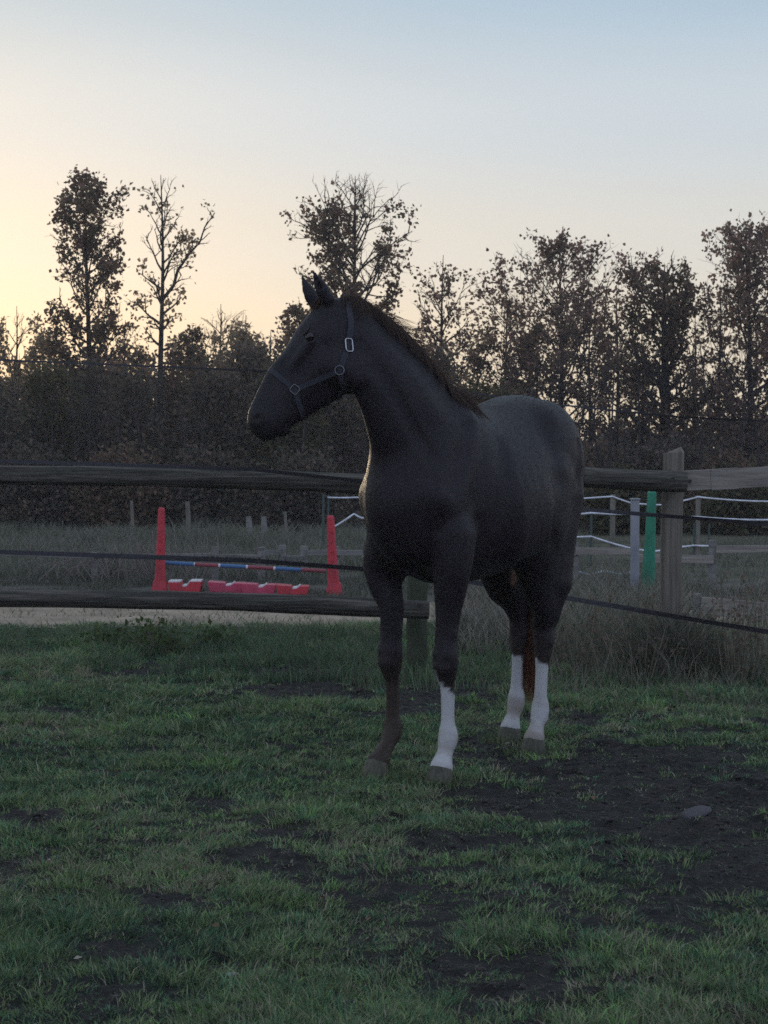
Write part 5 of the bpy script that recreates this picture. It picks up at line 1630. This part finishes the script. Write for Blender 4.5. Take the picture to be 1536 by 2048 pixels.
# forelock
cur = []; wd = []; cl = []
for i in range(160):
    lat = random.gauss(0, 0.02)
    root = hp(642 + random.uniform(-6, 10), 600 + random.uniform(-3, 3), lat, 8.468)
    tipf = root + HAX * random.uniform(0.04, 0.09) + HLAT * random.gauss(0, 0.02)
    pts = []
    for k in range(5):
        f = k / 4; q = root.lerp(tipf, f) + HUP * 0.004
        nr = BV.find_nearest(q)
        if nr[0] is not None and (q - nr[0]).dot(nr[1]) < 0.004: q = nr[0] + nr[1] * 0.005
        pts.append(tuple(q))
    cur.append(pts); wd.append(random.uniform(0.0015, 0.003)); r = random.uniform(0.7, 1.2); cl.append((0.07 * r, 0.038 * r, 0.022 * r))
ribbons('forelock', cur, wd, cl, hair_m, horse)

# tail: dock then a long fall of hair
cur = []; wd = []; cl = []
tk = [Vector((-0.72, -0.045, 1.52)), Vector((-0.79, -0.045, 1.44)), Vector((-0.825, -0.05, 1.25)), Vector((-0.82, -0.07, 1.0)), Vector((-0.775, -0.11, 0.7)), Vector((-0.755, -0.130, 0.42)), Vector((-0.745, -0.135, 0.17))]
tw = [0.020, 0.032, 0.05, 0.066, 0.074, 0.064, 0.030]
for i in range(3600):
    a = random.uniform(0, 2 * math.pi); rr = math.sqrt(random.random())
    s0 = random.uniform(0, 1.6); s1 = random.uniform(4.2, 6.0) if random.random() < 0.8 else random.uniform(2.5, 4.2)
    pts = []; K = 9; tw_ = random.gauss(0, 0.15)
    for k in range(K):
        s = s0 + (s1 - s0) * k / (K - 1); j = min(int(s), 5); f = s - j
        c = tk[j].lerp(tk[j + 1], f); w = tw[j] * (1 - f) + tw[j + 1] * f
        an = a + tw_ * k
        pts.append((c.x + w * rr * math.cos(an) * 0.6, c.y + w * rr * math.sin(an), c.z))
    cur.append(pts); wd.append(random.uniform(0.002, 0.0042)); r = random.uniform(0.6, 1.3)
    red = 0.5 + 0.5 * min(1, s1 / 6)
    cl.append((0.22 * r * red, 0.082 * r * red, 0.038 * r * red))
ribbons('tail', cur, wd, cl, hair_m, horse)

# short coat hair over the whole body, longer under the jaw
fuzz_m = leaf_mat('coat_fuzz', trans=0.3, rough=1.0, spec=0.0)
nrm = np.cross(HV[HQ[:, 2]] - HV[HQ[:, 0]], HV[HQ[:, 3]] - HV[HQ[:, 1]]); nrm /= np.linalg.norm(nrm, axis=1, keepdims=True) + 1e-9
cen = HV[HQ].mean(1)
ar = np.linalg.norm(np.cross(HV[HQ[:, 2]] - HV[HQ[:, 0]], HV[HQ[:, 3]] - HV[HQ[:, 1]]), axis=1)
pick = rng.choice(len(HQ), 45000, p=ar / ar.sum())
uv = rng.random((len(pick), 2))[:, :, None]
q = HV[HQ[pick]]
rp = (q[:, 0] * (1 - uv[:, 0]) + q[:, 1] * uv[:, 0]) * (1 - uv[:, 1]) + (q[:, 3] * (1 - uv[:, 0]) + q[:, 2] * uv[:, 0]) * uv[:, 1]
nn_ = nrm[pick]
flow = np.array([-0.35, 0, -0.9]) + rng.normal(size=(len(pick), 3)) * 0.25
flow -= nn_ * (flow * nn_).sum(1, keepdims=True); flow /= np.linalg.norm(flow, axis=1, keepdims=True) + 1e-9
hl = rng.uniform(0.005, 0.010, len(pick))
jaw = np.array(tuple(hp(620, 850, 0, 8.42))); jd = np.linalg.norm(rp - jaw, axis=1)
longj = (jd < 0.13) & (nn_[:, 2] < -0.2)
hl = np.where(longj, rng.uniform(0.015, 0.035, len(pick)), hl)
fet = np.zeros(len(rp), bool)
for _fx, _fy in FEET.values():
    _ox = -0.07 if _fx < 0 else 0.0
    fet |= (np.abs(rp[:, 1] - _fy) < 0.08) & (rp[:, 2] > 0.15) & (rp[:, 2] < 0.24) & (rp[:, 0] < _fx + _ox - 0.012) & (rp[:, 0] > _fx + _ox - 0.1)
hl = np.where(fet, rng.uniform(0.012, 0.028, len(pick)), hl)
tipp = rp + (nn_ * rng.uniform(0.15, 0.7, (len(pick), 1)) + flow) * hl[:, None] * np.where(longj, 1.0, 0.8)[:, None]
mid = (rp + tipp) / 2 + nn_ * hl[:, None] * 0.12
cc = hc[HQ[pick, 0]] * rng.uniform(0.9, 1.4, (len(pick), 1))
fine = ribbons('coat_hair', np.stack([rp - nn_ * 0.001, mid, tipp], 1), rng.uniform(0.0008, 0.0014, len(pick)), cc, fuzz_m, horse)
fine['kind'] = 'stuff'

# ------------------------------------------------------------ halter
halter = empty('halter', HO, H_RZ)
tag(halter, 'dark webbing halter with silver rings on the head of the horse', 'halter')
web_m = noise_mat('halter_webbing', (0.022, 0.023, 0.028), (0.040, 0.042, 0.050), scale=(150, 150, 150), rough=0.7, bump=0.3)
steel, nt, b = new_mat('halter_metal')
b.inputs['Base Color'].default_value = (0.42, 0.42, 0.42, 1); b.inputs['Metallic'].default_value = 1.0; b.inputs['Roughness'].default_value = 0.4


dull, nt, b = new_mat('dull_metal')
b.inputs['Base Color'].default_value = (0.17, 0.17, 0.17, 1); b.inputs['Metallic'].default_value = 1.0; b.inputs['Roughness'].default_value = 0.5


def surf(p, lift=0.005):
    nr = BV.find_nearest(p)
    return nr[0] + nr[1] * lift, nr[1]


def strap(name, pts, width=0.022, closed=False, lift=0.006):
    """Band that hugs the head through pts."""
    P = []; NN = []
    n = len(pts); rngk = n if closed else n - 1
    for i in range(rngk):
        a = pts[i]; b = pts[(i + 1) % n]
        for j in range(6):
            p, nm = surf(a.lerp(b, j / 6), lift); P.append(p); NN.append(nm)
    if not closed:
        p, nm = surf(pts[-1], lift); P.append(p); NN.append(nm)
    m = len(P)
    for _ in range(3):
        P = [(P[i - 1] + P[i] * 2 + P[(i + 1) % m]) / 4 if (closed or 0 < i < m - 1) else P[i] for i in range(m)]
        NN = [((NN[i - 1] + NN[i] * 2 + NN[(i + 1) % m]) / 4).normalized() if (closed or 0 < i < m - 1) else NN[i] for i in range(m)]
    vs = []; fs = []
    for i in range(m):
        t = (P[(i + 1) % m] - P[i - 1]) if closed else (P[min(i + 1, m - 1)] - P[max(i - 1, 0)])
        t.normalize(); w = NN[i].cross(t).normalized() * (width / 2); h = NN[i] * 0.0022
        vs += [P[i] - w - h, P[i] + w - h, P[i] + w + h, P[i] - w + h]
    for i in range(m if closed else m - 1):
        a = i * 4; b2 = ((i + 1) % m) * 4
        for k in range(4):
            fs.append((a + k, a + (k + 1) % 4, b2 + (k + 1) % 4, b2 + k))
    if not closed:
        fs += [(3, 2, 1, 0), tuple((m - 1) * 4 + k for k in range(4))]
    mb = MB(); mb.add(vs, fs)
    return mb.build(name, web_m, halter)


def ring_at(name, c, hx, hy, ax, square=False, wire=0.0028, lift=0.012):
    p, nm = surf(c, lift)
    a = (ax - nm * ax.dot(nm)).normalized(); bb = nm.cross(a)
    pts = []
    for i in range(21):
        an = 2 * math.pi * i / 20
        cx, sy = math.cos(an), math.sin(an)
        if square:
            k = 1 / max(abs(cx), abs(sy)); k = min(k, 1.24); cx *= k; sy *= k
        pts.append(p + a * hx * cx + bb * hy * sy)
    mb = MB(); mb.tube(pts, wire, n=6, cap=False)
    return mb.build(name, steel if name == 'buckle' else dull, halter, smooth=True)


def oct_(c, n=8): return c
# noseband loop: around the nose below the facial crest
L_ring = hp(588, 783, 0.055, 8.425); R_ring = hp(588, 783, -0.055, 8.425)
nose_top = hp(541, 741, 0.0, 8.42); jaw_low = hp(606, 842, 0.0, 8.42)
strap('noseband', [nose_top, hp(560, 758, 0.045, 8.42), L_ring, hp(596, 812, 0.045, 8.42), jaw_low, hp(596, 812, -0.045, 8.42), R_ring, hp(560, 758, -0.045, 8.42)], closed=True)
T = {}
for s in (1, -1):
    rA = hp(588, 783, s * 0.060, 8.425); rB = hp(677, 748, s * 0.10, 8.45); rC = hp(691, 699, s * 0.10, 8.46)
    strap('cheek_strap', [rA, hp(618, 771, s * 0.075), hp(648, 759, s * 0.09), rB])
    strap('crown_strap', [rB, hp(684, 722, s * 0.10), rC, hp(697, 660, s * 0.09, 8.47), hp(694, 625, s * 0.05, 8.47), hp(690, 600, 0.0, 8.47)], width=0.024)
    strap('throat_strap', [rB, hp(682, 772, s * 0.08), hp(680, 795, s * 0.03), hp(680, 800, 0)])
    ring_at('ring', rA, 0.017, 0.017, HAX, square=True)
    ring_at('ring', rB, 0.019, 0.019, HAX)
    if s > 0:
        ring_at('buckle', rC, 0.027, 0.016, Vector((0, 0, 1)), square=True, wire=0.0034, lift=0.014)
